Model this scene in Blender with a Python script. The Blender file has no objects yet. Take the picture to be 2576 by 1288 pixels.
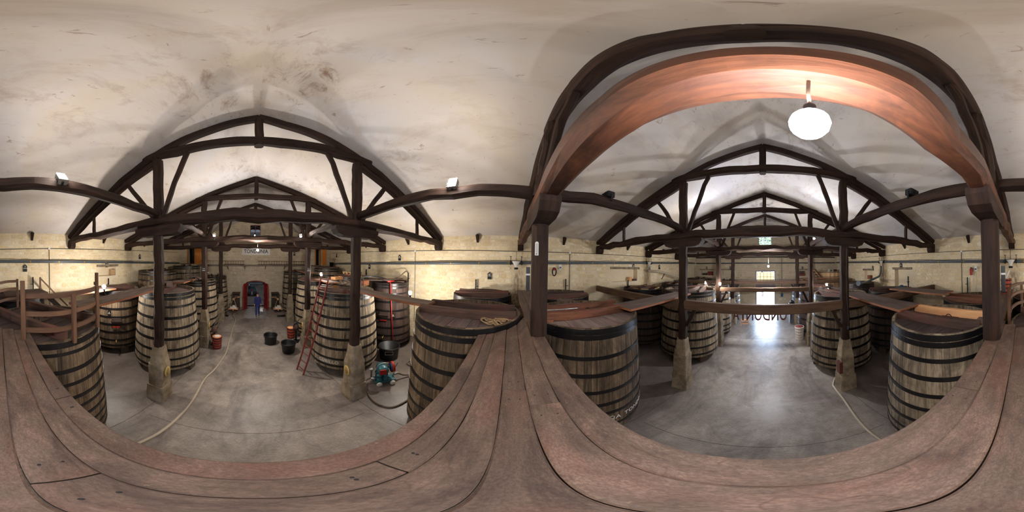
import bpy, bmesh, math, random
from mathutils import Vector, Matrix
sc = bpy.context.scene
COL = sc.collection
PI = math.pi
# ------------------------------------------------------------------ camera
CAM = (-0.0828, 0.3905, 4.0)
KX, KY, YH = 2576 / (2 * PI), 2576 / (2 * PI) * 1.0693, 664.05
yaw, pitch, roll = 0.0107, -0.0196, 0.0045
def _rot():
    a, b = math.cos(yaw), math.sin(yaw); A = Matrix(((a, -b, 0), (b, a, 0), (0, 0, 1)))
    a, b = math.cos(pitch), math.sin(pitch); B = Matrix(((1, 0, 0), (0, a, b), (0, -b, a)))
    a, b = math.cos(roll), math.sin(roll); C = Matrix(((a, 0, b), (0, 1, 0), (-b, 0, a)))
    return C @ B @ A
RM = _rot()
cd = bpy.data.cameras.new('camera'); cam = bpy.data.objects.new('camera', cd); COL.objects.link(cam)
cd.type = 'PANO'; cd.panorama_type = 'EQUIRECTANGULAR'
cd.latitude_max = YH / KY; cd.latitude_min = -(1288 - YH) / KY
cd.longitude_min = -PI; cd.longitude_max = PI; cd.clip_start = 0.02; cd.clip_end = 300
right, up, back = -RM[1].normalized(), RM[2].normalized(), -RM[0].normalized()
M = Matrix.Identity(4)
for i in range(3):
    M[i][0], M[i][1], M[i][2], M[i][3] = right[i], up[i], back[i], CAM[i]
cam.matrix_world = M
sc.camera = cam
# ------------------------------------------------------------------ world, exposure
w = bpy.data.worlds.new('world'); sc.world = w; w.use_nodes = True
bg = w.node_tree.nodes['Background']; bg.inputs[0].default_value = (0.56, 0.73, 1.0, 1); bg.inputs[1].default_value = 40.0
sc.view_settings.view_transform = 'Standard'; sc.view_settings.look = 'None'
sc.view_settings.gamma = 1.0; sc.view_settings.use_curve_mapping = False
sc.view_settings.exposure = 0.62
sc.cycles.max_bounces = 8; sc.cycles.diffuse_bounces = 5; sc.cycles.glossy_bounces = 3
sc.cycles.use_denoising = True; sc.cycles.sample_clamp_indirect = 6.0
sc.cycles.caustics_reflective = False; sc.cycles.caustics_refractive = False
LAMP_GAIN = 2.6
# ------------------------------------------------------------------ helpers
def srgb(r, g, b):
    f = lambda c: (c / 255 / 12.92) if c / 255 <= 0.04045 else ((c / 255 + 0.055) / 1.055) ** 2.4
    return (f(r), f(g), f(b), 1)
class MB:
    def __init__(s): s.v, s.f, s.uv, s.mi, s.sm, s.rn = [], [], [], [], [], []
    def face(s, idx, uv=None, mi=0, sm=False, rn=0.0):
        s.f.append(tuple(idx)); s.uv.append(uv or [(0, 0)] * len(idx)); s.mi.append(mi); s.sm.append(sm); s.rn.append(rn)
    def box(s, c, d, rot=None, mi=0, rn=0.0, bev=0.0):
        c = Vector(c); hx, hy, hz = d[0] / 2, d[1] / 2, d[2] / 2
        P = [Vector((x, y, z)) for x in (-hx, hx) for y in (-hy, hy) for z in (-hz, hz)]
        b = len(s.v)
        for p in P:
            q = (rot @ p if rot else p) + c; s.v.append(tuple(q))
        L = max(range(3), key=lambda i: d[i])
        for q in ((0, 1, 3, 2), (4, 6, 7, 5), (0, 4, 5, 1), (2, 3, 7, 6), (0, 2, 6, 4), (1, 5, 7, 3)):
            uv = []
            for k in q:
                p = P[k]; o = [p[i] for i in range(3) if i != L]; uv.append((p[L], o[0] + o[1] * 1.01))
            s.face([b + k for k in q], uv, mi, False, rn)
    def beam(s, p0, p1, w, h, seg=6, cham=0.22, wob=0.012, seed=0, upv=(0, 0, 1), sc1=1.0, bend=0.0, mi=0, rn=0.0, cap=True):
        R = random.Random(seed); p0, p1 = Vector(p0), Vector(p1); d = p1 - p0; L = d.length; d.normalize()
        upv = Vector(upv)
        if abs(d.dot(upv)) > 0.97: upv = Vector((0, 1, 0))
        x = d.cross(upv).normalized(); z = x.cross(d).normalized()
        cx, cz = min(w, h) * cham, min(w, h) * cham
        sec = [(-w/2+cx, -h/2), (w/2-cx, -h/2), (w/2, -h/2+cz), (w/2, h/2-cz), (w/2-cx, h/2), (-w/2+cx, h/2), (-w/2, h/2-cz), (-w/2, -h/2+cz)]
        per = [0]
        for i in range(8):
            a, b = sec[i], sec[(i + 1) % 8]; per.append(per[-1] + math.hypot(a[0]-b[0], a[1]-b[1]))
        b0 = len(s.v)
        for k in range(seg + 1):
            t = k / seg; c = p0 + d * L * t
            c = c + x * R.uniform(-wob, wob) + z * (R.uniform(-wob, wob) + bend * 4 * t * (1 - t))
            g = (1 + (sc1 - 1) * t)
            for (a, e) in sec:
                s.v.append(tuple(c + x * (a * g + R.uniform(-wob, wob) * .6) + z * (e * g + R.uniform(-wob, wob) * .6)))
        for k in range(seg):
            for i in range(8):
                j = (i + 1) % 8; A = b0 + k * 8
                s.face([A + i, A + j, A + 8 + j, A + 8 + i], [(L*k/seg, per[i]), (L*k/seg, per[i+1]), (L*(k+1)/seg, per[i+1]), (L*(k+1)/seg, per[i])], mi, False, rn)
        if cap:
            s.face([b0 + i for i in range(7, -1, -1)], [(a * .2, e * .2) for a, e in sec[::-1]], mi, False, rn)
            A = b0 + seg * 8; s.face([A + i for i in range(8)], [(a * .2, e * .2) for a, e in sec], mi, False, rn)
    def tube(s, pts, r, n=8, mi=0, closed=False, sm=True, rn=0.0, cap=True):
        pts = [Vector(p) for p in pts]; N = len(pts); b0 = len(s.v); rr = r if isinstance(r, (list, tuple)) else [r] * N
        prev = None; acc = 0
        for k in range(N):
            if closed: t = pts[(k + 1) % N] - pts[k - 1]
            else: t = pts[min(k + 1, N - 1)] - pts[max(k - 1, 0)]
            t.normalize()
            if prev is None:
                a = Vector((0, 0, 1)) if abs(t.z) < 0.9 else Vector((1, 0, 0)); x = t.cross(a).normalized()
            else:
                x = (prev - t * prev.dot(t)).normalized()
            prev = x; y = t.cross(x)
            for i in range(n):
                an = 2 * PI * i / n; s.v.append(tuple(pts[k] + (x * math.cos(an) + y * math.sin(an)) * rr[k]))
        M_ = N if closed else N - 1
        for k in range(M_):
            A, B = b0 + k * n, b0 + ((k + 1) % N) * n; L = (pts[(k + 1) % N] - pts[k]).length
            for i in range(n):
                j = (i + 1) % n
                s.face([A + i, A + j, B + j, B + i], [(acc, i / n * 6 * rr[k]), (acc, (i+1) / n * 6 * rr[k]), (acc + L, (i+1) / n * 6 * rr[k]), (acc + L, i / n * 6 * rr[k])], mi, sm, rn)
            acc += L
        if not closed and cap:
            s.face([b0 + i for i in range(n)][::-1], None, mi, False, rn); s.face([b0 + (N - 1) * n + i for i in range(n)], None, mi, False, rn)
    def lathe(s, prof, n=24, c=(0, 0, 0), mi=0, sm=True, rn=0.0, a0=0.0, a1=2 * PI, rot=None, closed=False):
        full = abs(a1 - a0 - 2 * PI) < 1e-6; b0 = len(s.v); m = len(prof); K = n if full else n + 1; c = Vector(c)
        for k in range(K):
            a = a0 + (a1 - a0) * k / n
            for (r, z) in prof:
                p = Vector((r * math.cos(a), r * math.sin(a), z)); s.v.append(tuple((rot @ p if rot else p) + c))
        for k in range(n):
            A, B = b0 + k * m, b0 + ((k + 1) % K) * m
            for i in range(m if closed else m - 1):
                j = (i + 1) % m
                rA = max(prof[i][0], 1e-3)
                s.face([A + i, B + i, B + j, A + j], [((a1-a0)*k/n*rA, prof[i][1]), ((a1-a0)*(k+1)/n*rA, prof[i][1]), ((a1-a0)*(k+1)/n*rA, prof[j][1]), ((a1-a0)*k/n*rA, prof[j][1])], mi, sm, rn)
    def sphere(s, c, r, n=12, mi=0, sq=(1, 1, 1)):
        c = Vector(c); b0 = len(s.v); m = n // 2
        for k in range(m + 1):
            ph = PI * k / m
            for i in range(n):
                a = 2 * PI * i / n; s.v.append(tuple(c + Vector((math.sin(ph) * math.cos(a) * sq[0], math.sin(ph) * math.sin(a) * sq[1], math.cos(ph) * sq[2])) * r))
        for k in range(m):
            for i in range(n):
                j = (i + 1) % n; s.face([b0 + k*n + i, b0 + (k+1)*n + i, b0 + (k+1)*n + j, b0 + k*n + j], None, mi, True)
    def prism(s, poly, z0, z1, mi=0, rn=0.0, f=None):
        """poly: ccw list of (a,b); f maps (a,b,h)->xyz"""
        f = f or (lambda a, b, h: (a, b, h)); b0 = len(s.v); n = len(poly)
        for h in (z0, z1):
            for a, b in poly: s.v.append(tuple(f(a, b, h)))
        s.face([b0 + i for i in range(n)][::-1], [poly[i] for i in range(n)][::-1], mi, False, rn)
        s.face([b0 + n + i for i in range(n)], list(poly), mi, False, rn)
        for i in range(n):
            j = (i + 1) % n; L = math.hypot(poly[i][0]-poly[j][0], poly[i][1]-poly[j][1])
            s.face([b0 + i, b0 + j, b0 + n + j, b0 + n + i], [(0, 0), (L, 0), (L, z1-z0), (0, z1-z0)], mi, False, rn)
    def mesh(s, name, mats):
        me = bpy.data.meshes.new(name); me.from_pydata(s.v, [], s.f)
        ul = me.uv_layers.new(name='UVMap'); flat = []
        for u in s.uv:
            for a in u: flat += [a[0], a[1]]
        ul.data.foreach_set('uv', flat)
        me.polygons.foreach_set('material_index', s.mi); me.polygons.foreach_set('use_smooth', s.sm)
        if any(s.rn):
            at = me.attributes.new('rnd', 'FLOAT', 'FACE'); at.data.foreach_set('value', s.rn)
        for m in (mats if isinstance(mats, (list, tuple)) else [mats]): me.materials.append(m)
        me.update(); return me
    def obj(s, name, mats, parent=None, loc=(0, 0, 0), rz=0.0, **kw):
        return link(name, s.mesh(name, mats), parent, loc, rz, **kw)
def link(name, me, parent=None, loc=(0, 0, 0), rz=0.0, **kw):
    o = bpy.data.objects.new(name, me); COL.objects.link(o); o.location = loc; o.rotation_euler = (0, 0, rz)
    if parent: o.parent = parent
    for k, v in kw.items(): o[k] = v
    return o
def thing(name, label, cat, loc=(0, 0, 0), rz=0.0, group=None):
    o = bpy.data.objects.new(name, None); COL.objects.link(o); o.location = loc; o.rotation_euler = (0, 0, rz)
    o.empty_display_size = 0.1; o['label'] = label; o['category'] = cat
    if group: o['group'] = group
    return o
def copy_tree(src, label=None, loc=None, rz=None):
    def rec(o, par):
        c = o.copy(); COL.objects.link(c); c.parent = par
        for ch in o.children: rec(ch, c)
        return c
    r = rec(src, None)
    if label: r['label'] = label
    if loc is not None: r.location = loc
    if rz is not None: r.rotation_euler = (0, 0, rz)
    return r
def spline(pts, n=8, closed=False):
    P = [Vector(p) for p in pts]; N = len(P); out = []
    for i in range(N if closed else N - 1):
        if closed: a, b, c, d = P[i-1], P[i], P[(i+1) % N], P[(i+2) % N]
        else: a, b, c, d = P[max(i-1, 0)], P[i], P[i+1], P[min(i+2, N-1)]
        for k in range(n):
            t = k / n
            out.append(0.5 * ((2*b) + (c-a)*t + (2*a-5*b+4*c-d)*t*t + (3*b-a-3*c+d)*t**3))
    if not closed: out.append(P[-1])
    return out
# ------------------------------------------------------------------ materials
class NT:
    def __init__(s, name):
        s.m = bpy.data.materials.new(name); s.m.use_nodes = True; s.t = s.m.node_tree; s.n = s.t.nodes
        s.b = s.n['Principled BSDF']; s.l = s.t.links
    def node(s, typ, ins=None, **kw):
        nd = s.n.new(typ)
        for k, v in kw.items(): setattr(nd, k, v)
        for k, v in (ins or {}).items():
            if hasattr(v, 'is_output') or isinstance(v, bpy.types.NodeSocket): s.l.new(v, nd.inputs[k])
            else: nd.inputs[k].default_value = v
        return nd
    def noise(s, vec, scale, detail=4, rough=.6, dist=0.0):
        return s.node('ShaderNodeTexNoise', {'Vector': vec, 'Scale': scale, 'Detail': detail, 'Roughness': rough, 'Distortion': dist}).outputs[0]
    def ramp(s, fac, stops):
        r = s.node('ShaderNodeValToRGB', {'Fac': fac}); e = r.color_ramp.elements
        while len(e) < len(stops): e.new(0.5)
        for k, (p, c) in enumerate(stops): e[k].position = p; e[k].color = c
        return r.outputs[0]
    def mix(s, fac, a, b, mode='MIX'):
        m = s.node('ShaderNodeMix', data_type='RGBA', blend_type=mode)
        for k, v in ((0, fac), (6, a), (7, b)):
            if isinstance(v, bpy.types.NodeSocket): s.l.new(v, m.inputs[k])
            else: m.inputs[k].default_value = v
        return m.outputs[2]
    def math(s, op, a, b=0.0):
        m = s.node('ShaderNodeMath', operation=op)
        for k, v in ((0, a), (1, b)):
            if isinstance(v, bpy.types.NodeSocket): s.l.new(v, m.inputs[k])
            else: m.inputs[k].default_value = v
        return m.outputs[0]
    def vmul(s, vec, k):
        return s.node('ShaderNodeVectorMath', {0: vec, 1: k}, operation='MULTIPLY').outputs[0]
    def vadd(s, a, b):
        return s.node('ShaderNodeVectorMath', {0: a, 1: b}, operation='ADD').outputs[0]
    def uv(s): return s.node('ShaderNodeUVMap').outputs[0]
    def pos(s): return s.node('ShaderNodeNewGeometry').outputs['Position']
    def rand(s):
        o = s.node('ShaderNodeObjectInfo').outputs['Random']; a = s.node('ShaderNodeAttribute', attribute_name='rnd').outputs['Fac']
        return s.math('FRACT', s.math('ADD', o, a))
    def bump(s, h, strength=.4, dist=.01):
        s.l.new(s.node('ShaderNodeBump', {'Height': h, 'Strength': strength, 'Distance': dist}).outputs[0], s.b.inputs['Normal'])
    def out(s, col, rough=.7, metal=0.0, spec=.5):
        if isinstance(col, bpy.types.NodeSocket): s.l.new(col, s.b.inputs['Base Color'])
        else: s.b.inputs['Base Color'].default_value = col
        if isinstance(rough, bpy.types.NodeSocket): s.l.new(rough, s.b.inputs['Roughness'])
        else: s.b.inputs['Roughness'].default_value = rough
        s.b.inputs['Metallic'].default_value = metal; s.b.inputs['Specular IOR Level'].default_value = spec
        return s.m
def plain(name, c, rough=.6, metal=0.0, var=.12):
    t = NT(name); n = t.noise(t.pos(), 9, 3)
    k = 1 - var
    return t.out(t.mix(n, c, (c[0]*(1-2*var), c[1]*(1-2*var), c[2]*(1-2*var), 1)), rough, metal)
def emit(name, c, st):
    t = NT(name); t.b.inputs['Emission Color'].default_value = c; t.b.inputs['Emission Strength'].default_value = st
    return t.out(c, .5)
def wood(name, a, b, dark, grain=26, stain=.55, var=.35, rough=.7, bump=.35, stainscale=(1.2, 5), spec=.4, red=None, worn=False, grime=0.0):
    t = NT(name); uv = t.uv(); r = t.rand()
    off = t.node('ShaderNodeCombineXYZ', {0: t.math('MULTIPLY', r, 37.0), 1: t.math('MULTIPLY', r, 91.0), 2: r}).outputs[0]
    u = t.vadd(uv, off)
    g = t.noise(t.vmul(u, (1.6, grain, 1)), 1.0, 5, .65, .3)
    c = t.ramp(g, [(.3, a), (.7, b)])
    s1 = t.noise(t.vmul(u, (stainscale[0], stainscale[1], 1)), 1.0, 5, .7, .4)
    c = t.mix(t.math('MULTIPLY', t.ramp(s1, [(.45, (0, 0, 0, 1)), (.68, (1, 1, 1, 1))]), stain), c, dark)
    if red:
        s2 = t.noise(t.vmul(u, (1.1, 3.1, 1)), 1.0, 3, .6)
        c = t.mix(t.math('MULTIPLY', t.ramp(s2, [(.5, (0, 0, 0, 1)), (.66, (1, 1, 1, 1))]), .6), c, red)
    if worn:
        # dusty scuffs, pale specks and old ring stains from barrels
        sp = t.noise(t.vmul(u, (30, 34, 1)), 1.0, 3, .7)
        c = t.mix(t.math('MULTIPLY', t.ramp(sp, [(.66, (0, 0, 0, 1)), (.74, (1, 1, 1, 1))]), .45), c, srgb(168, 142, 116))
        pt = t.noise(t.vmul(u, (2.6, 4.4, 1)), 1.0, 7, .75, .8)
        c = t.mix(t.math('MULTIPLY', t.ramp(pt, [(.44, (0, 0, 0, 1)), (.64, (1, 1, 1, 1))]), .55), c, srgb(146, 118, 102))
        wv = t.node('ShaderNodeTexVoronoi', {'Vector': t.vadd(t.vmul(u, (7, 7, 1)), t.vmul(t.node('ShaderNodeTexNoise', {'Vector': u, 'Scale': 9.0}).outputs['Color'], (.6, .6, .6))), 'Scale': 1.0}, feature='F1').outputs[0]
        rg = t.math('MULTIPLY', t.ramp(wv, [(.36, (0, 0, 0, 1)), (.41, (1, 1, 1, 1)), (.45, (0, 0, 0, 1))]), t.ramp(pt, [(.5, (0, 0, 0, 1)), (.6, (1, 1, 1, 1))]))
        c = t.mix(t.math('MULTIPLY', rg, .5), c, srgb(62, 42, 36))
    if worn:
        fi = t.noise(t.vmul(u, (60, 110, 1)), 1.0, 3, .8)
        c = t.mix(t.math('MULTIPLY', t.ramp(fi, [(.42, (1, 1, 1, 1)), (.6, (0, 0, 0, 1))]), .4), c, srgb(52, 40, 35))
    if grime:
        gr = t.noise(t.vmul(t.pos(), (1.5, 1.5, 1.0)), 1.6, 6, .72, .7)
        c = t.mix(t.math('MULTIPLY', t.ramp(gr, [(.45, (0, 0, 0, 1)), (.66, (1, 1, 1, 1))]), grime), c, dark)
    v = t.math('ADD', t.math('MULTIPLY', r, 2 * var), 1 - var)
    hsv = t.node('ShaderNodeHueSaturation', {'Color': c, 'Value': v}).outputs[0]
    t.bump(t.math('ADD', g, s1), bump, .006)
    return t.out(hsv, rough, 0, spec)
TIMBER = wood('dark_timber', srgb(60, 41, 32), srgb(34, 23, 18), srgb(16, 11, 9), 15, .6, .16, .72, .8, (1.2, 8), .2)
TIMBER_RED = wood('reddish_timber', srgb(104, 62, 40), srgb(76, 44, 29), srgb(30, 20, 17), 13, .8, .1, .6, .7, (1.1, 5), .3, None, False, .5)
OAK_GREY = wood('grey_oak', srgb(172, 156, 132), srgb(118, 102, 82), srgb(44, 36, 31), 22, .82, .3, .85, .5, (.8, 10), .3, None, False, .6)
OAK_BROWN = wood('brown_oak', srgb(134, 114, 90), srgb(90, 73, 56), srgb(36, 29, 25), 22, .8, .3, .85, .5, (.8, 10), .3, None, False, .6)
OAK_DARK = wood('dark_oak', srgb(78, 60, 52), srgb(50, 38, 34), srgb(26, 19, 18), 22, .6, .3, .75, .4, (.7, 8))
OAK_PALE = wood('pale_oak', srgb(205, 170, 128), srgb(170, 135, 98), srgb(110, 84, 60), 22, .4, .25, .8, .3, (.7, 9))
LID = wood('lid_boards', srgb(122, 106, 100), srgb(90, 76, 72), srgb(52, 42, 41), 16, .65, .16, .8, .5, (1.0, 5), .4, srgb(98, 66, 68))
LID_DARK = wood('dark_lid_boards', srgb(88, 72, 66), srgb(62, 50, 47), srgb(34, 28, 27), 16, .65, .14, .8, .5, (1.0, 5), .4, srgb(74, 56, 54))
BRACE = wood('brace_timber', srgb(98, 72, 60), srgb(66, 48, 41), srgb(36, 27, 24), 18, .6, .3, .75, .5, (1.0, 6), .4, srgb(104, 56, 46))
BRACE_NEW = wood('new_pine', srgb(240, 190, 135), srgb(220, 155, 105), srgb(190, 105, 75), 14, .3, .1, .6, .2)
PLANK = wood('walkway_planks', srgb(118, 99, 86), srgb(92, 75, 65), srgb(60, 48, 42), 16, .65, .10, .72, .5, (1.6, 6), .25, srgb(116, 78, 64), True, .35)
GANG = wood('gangway_boards', srgb(122, 106, 98), srgb(92, 77, 71), srgb(62, 48, 44), 12, .5, .12, .7, .35, (1, 4))
GANGEDGE = wood('sawn_edge', srgb(164, 104, 70), srgb(130, 80, 56), srgb(92, 56, 42), 12, .45, .1)
TIMBER_MID = wood('mid_timber', srgb(116, 88, 66), srgb(84, 60, 46), srgb(48, 34, 28), 14, .5, .12, .66, .6, (1, 6))
BRACE_OR = wood('orange_brace', srgb(142, 92, 64), srgb(94, 60, 45), srgb(44, 29, 25), 16, .65, .15, .7, .5, (1.4, 7), .4, srgb(120, 56, 44))
LID_PALE = wood('pale_lid_boards', srgb(164, 146, 136), srgb(130, 112, 104), srgb(78, 62, 60), 16, .6, .12, .8, .4, (1.0, 5), .4, srgb(140, 102, 102))
RAIL = wood('rail_wood', srgb(122, 88, 64), srgb(86, 60, 44), srgb(58, 38, 30), 20, .4, .15)
ORANGE = wood('varnished_door', srgb(214, 138, 58), srgb(188, 108, 36), srgb(150, 84, 34), 10, .3, .1, .4)
IRON = plain('hoop_iron', srgb(36, 34, 36), .40, .45, .25)
BLACK = plain('black_iron', srgb(26, 25, 27), .55, .2)
BLACKPL = plain('black_plastic', srgb(22, 22, 24), .45)
GREYPIPE = plain('grey_pipe', srgb(86, 94, 102), .35, .1)
WHITEP = plain('white_plastic', srgb(226, 224, 220), .45, 0, .05)
STEEL = plain('steel', srgb(190, 190, 188), .3, .9, .1)
BRASS = plain('brass', srgb(190, 150, 80), .4, .7)
REDP = plain('red_paint', srgb(168, 30, 26), .5)
REDD = plain('dark_red_paint', srgb(120, 36, 32), .55)
REDTUB = plain('red_tub', srgb(172, 66, 40), .6)
TEAL = plain('teal_enamel', srgb(42, 100, 110), .4)
BLUE = plain('blue_cloth', srgb(34, 44, 112), .85)
BLUEP = plain('blue_plastic', srgb(18, 84, 130), .5)
SKIN = plain('skin', srgb(190, 140, 118), .6, 0, .04)
HAIR = plain('hair', srgb(48, 38, 32), .8)
HOSE = plain('pale_hose', srgb(186, 172, 150), .6)
HOSEB = plain('brown_hose', srgb(110, 92, 78), .5)
ROPE = plain('tan_rope', srgb(172, 142, 104), .8)
STRAW = plain('straw', srgb(186, 140, 60), .9, 0, .25)
SIGNW = plain('sign_white', srgb(222, 216, 210), .6, 0, .05)
INK = plain('ink_black', srgb(18, 18, 20), .6)
WHITEINK = plain('white_paint', srgb(220, 216, 208), .7, 0, .1)
LETBR = plain('brown_letter_paint', srgb(92, 44, 34), .6)
YELLOWP = plain('yellow_plaque', srgb(200, 172, 100), .6)
YELLOWB = plain('yellow_crate', srgb(178, 140, 60), .6)
LAMPGLASS = emit('lit_lamp', (1.0, .93, .82, 1), 40)
LAMPCOOL = emit('lit_lamp_cool', (.95, .97, 1.0, 1), 30)
DARKGLASS = plain('dark_glass', srgb(30, 30, 34), .15)
def mk_glass():
    t = NT('window_glass'); t.b.inputs['Transmission Weight'].default_value = 1.0; t.b.inputs['IOR'].default_value = 1.1
    return t.out((.95, .97, 1, 1), .02)
GLASS = mk_glass()
YELLOWPANE = emit('sunlit_blind', (1.0, .80, .40, 1), .9)
def mk_plaster():
    t = NT('ceiling_plaster'); p = t.pos()
    big = t.noise(t.vmul(p, (.22, .30, .22)), 1, 4, .6, .6)
    c = t.ramp(big, [(.32, srgb(206, 193, 176)), (.5, srgb(206, 198, 192)), (.68, srgb(202, 199, 202))])
    m = t.noise(t.vmul(p, (.9, .35, .9)), 1.6, 6, .7, .8)
    c = t.mix(t.math('MULTIPLY', t.ramp(m, [(.52, (0, 0, 0, 1)), (.75, (1, 1, 1, 1))]), .45), c, srgb(168, 146, 120))
    # brown damp stains, chiefly near the ridge of the right slope and over the near truss
    d = t.noise(t.vmul(p, (1.3, .8, 1.3)), 2.0, 7, .75, .5)
    area = t.noise(t.vadd(t.vmul(p, (.35, .22, .2)), (3.1, 7.7, 0)), 1.0, 2, .5)
    sx = t.node('ShaderNodeSeparateXYZ', {0: p})
    near = t.node('ShaderNodeMapRange', {0: t.math('ABSOLUTE', t.math('SUBTRACT', sx.outputs[0], .8)), 1: 0.2, 2: 4.5, 3: 1.0, 4: 0.15}).outputs[0]
    st = t.math('MULTIPLY', t.math('MULTIPLY', t.ramp(d, [(.52, (0, 0, 0, 1)), (.68, (1, 1, 1, 1))]), t.ramp(area, [(.42, (0, 0, 0, 1)), (.58, (1, 1, 1, 1))])), near)
    c = t.mix(t.math('MULTIPLY', st, .8), c, srgb(122, 84, 54))
    # black mould along the ridge towards the back door
    ridge = t.node('ShaderNodeMapRange', {0: t.math('ABSOLUTE', sx.outputs[0]), 1: 0.0, 2: 1.3, 3: 1.0, 4: 0.0}).outputs[0]
    backm = t.node('ShaderNodeMapRange', {0: sx.outputs[1], 1: -5.5, 2: -9.0, 3: 0.0, 4: 1.0}).outputs[0]
    mo = t.noise(t.vmul(p, (1.6, 1.1, 1.6)), 1.3, 6, .75, .6)
    c = t.mix(t.math('MULTIPLY', t.math('MULTIPLY', t.ramp(mo, [(.48, (0, 0, 0, 1)), (.62, (1, 1, 1, 1))]), backm), t.math('MULTIPLY', ridge, .8)), c, srgb(70, 58, 56))
    fl = t.noise(t.vmul(p, (2.2, 1.2, 2.2)), 3.0, 5, .7, 1.0)
    c = t.mix(t.math('MULTIPLY', t.ramp(fl, [(.63, (0, 0, 0, 1)), (.69, (1, 1, 1, 1))]), .5), c, srgb(120, 86, 62))
    t.bump(m, .25, .02)
    return t.out(c, .9, 0, .2)
PLASTER = mk_plaster()
def mk_floor():
    t = NT('concrete_floor'); p = t.pos()
    a = t.noise(t.vmul(p, (.5, .5, 1)), 1, 6, .65, .5); b = t.noise(p, 3.2, 7, .7); d = t.noise(t.vmul(p, (.7, .35, 1)), 1.3, 5, .7, .8)
    c = t.ramp(a, [(.3, srgb(130, 120, 113)), (.7, srgb(190, 178, 168))])
    c = t.mix(t.ramp(b, [(.4, (0, 0, 0, 1)), (.75, (.6, .6, .6, 1))]), c, srgb(92, 82, 76))
    c = t.mix(t.math('MULTIPLY', t.ramp(d, [(.48, (0, 0, 0, 1)), (.66, (1, 1, 1, 1))]), .7), c, srgb(80, 71, 66))
    # bays under the vats: their shade painted into the colour along with wine stain
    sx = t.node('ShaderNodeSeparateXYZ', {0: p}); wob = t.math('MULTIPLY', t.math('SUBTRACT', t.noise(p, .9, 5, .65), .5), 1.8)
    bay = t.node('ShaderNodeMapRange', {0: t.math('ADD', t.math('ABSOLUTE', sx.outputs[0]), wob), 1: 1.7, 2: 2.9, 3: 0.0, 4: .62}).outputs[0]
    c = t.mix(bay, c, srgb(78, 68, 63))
    fi = t.noise(p, 26, 5, .75); c = t.mix(t.math('MULTIPLY', t.ramp(fi, [(.4, (1, 1, 1, 1)), (.62, (0, 0, 0, 1))]), .3), c, srgb(70, 62, 58))
    t.bump(b, .15, .01)
    return t.out(c, t.ramp(a, [(.3, (.34, .34, .34, 1)), (.7, (.5, .5, .5, 1))]), 0, .45)
CONCRETE = mk_floor()
def wine_stain(t, c):
    sx = t.node('ShaderNodeSeparateXYZ', {0: t.pos()}); y, z = sx.outputs[1], sx.outputs[2]; tot = None
    for y0 in (.02, -7.85):
        a = t.node('ShaderNodeMapRange', {0: t.math('ABSOLUTE', t.math('SUBTRACT', y, y0)), 1: .06, 2: .42, 3: 1.0, 4: 0.0}).outputs[0]
        tot = a if tot is None else t.math('MAXIMUM', tot, a)
    zz = t.node('ShaderNodeMapRange', {0: z, 1: 3.55, 2: 3.9, 3: 1.0, 4: 0.0}).outputs[0]
    n = t.ramp(t.noise(t.vmul(t.pos(), (1, 4, 1.6)), 2.2, 5, .7), [(.34, (0, 0, 0, 1)), (.6, (1, 1, 1, 1))])
    return t.mix(t.math('MULTIPLY', t.math('MULTIPLY', tot, zz), t.math('MULTIPLY', n, .75)), c, srgb(98, 68, 54))
def mk_mortar():
    t = NT('lime_mortar'); p = t.pos(); a = t.noise(t.vmul(p, (.4, .4, .8)), 1, 5, .65); b = t.noise(p, 14, 5, .7)
    c = t.ramp(a, [(.3, srgb(222, 206, 176)), (.7, srgb(238, 224, 198))]); c = t.mix(t.math('MULTIPLY', b, .3), c, srgb(176, 154, 122))
    c = wine_stain(t, c); t.bump(b, .6, .012); return t.out(c, .95, 0, .15)
MORTAR = mk_mortar()
def mk_stone(name, cols, dk):
    t = NT(name); p = t.pos(); r = t.rand(); b = t.noise(p, 12, 6, .7)
    c = t.ramp(r, [(k / (len(cols) - 1), q) for k, q in enumerate(cols)])
    c = t.mix(t.ramp(b, [(.4, (0, 0, 0, 1)), (.8, (.5, .5, .5, 1))]), c, dk)
    c = wine_stain(t, c); t.bump(b, .6, .012); return t.out(c, .92, 0, .15)
STONE = mk_stone('rubble_stone', [srgb(220, 198, 156), srgb(238, 220, 182), srgb(226, 208, 170), srgb(240, 228, 200), srgb(214, 194, 156)], srgb(180, 156, 120))
STONE_END = mk_stone('end_wall_stone', [srgb(184, 166, 140), srgb(206, 190, 164), srgb(192, 176, 150), srgb(212, 198, 174)], srgb(140, 120, 98))
def mk_ped():
    t = NT('pedestal_limestone'); p = t.pos(); a = t.noise(p, 3, 6, .7); b = t.noise(p, 16, 5, .7)
    c = t.ramp(a, [(.35, srgb(112, 98, 80)), (.65, srgb(172, 156, 132))]); c = t.mix(t.math('MULTIPLY', b, .35), c, srgb(88, 74, 60))
    t.bump(b, .7, .01); return t.out(c, .9, 0, .2)
PED = mk_ped()
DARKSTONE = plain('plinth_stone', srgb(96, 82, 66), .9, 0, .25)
# ------------------------------------------------------------------ room shell
WX, YF, YB, ZW, ZR = 7.31, 14.95, -15.2, 5.25, 7.74
SL = (ZR - ZW) / WX
R = random.Random(5)
m = MB(); m.box((0, -.15, -.15), (2*WX + 1.2, YF - YB + 1.4, .3)); m.obj('floor', CONCRETE, kind='structure')
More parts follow.
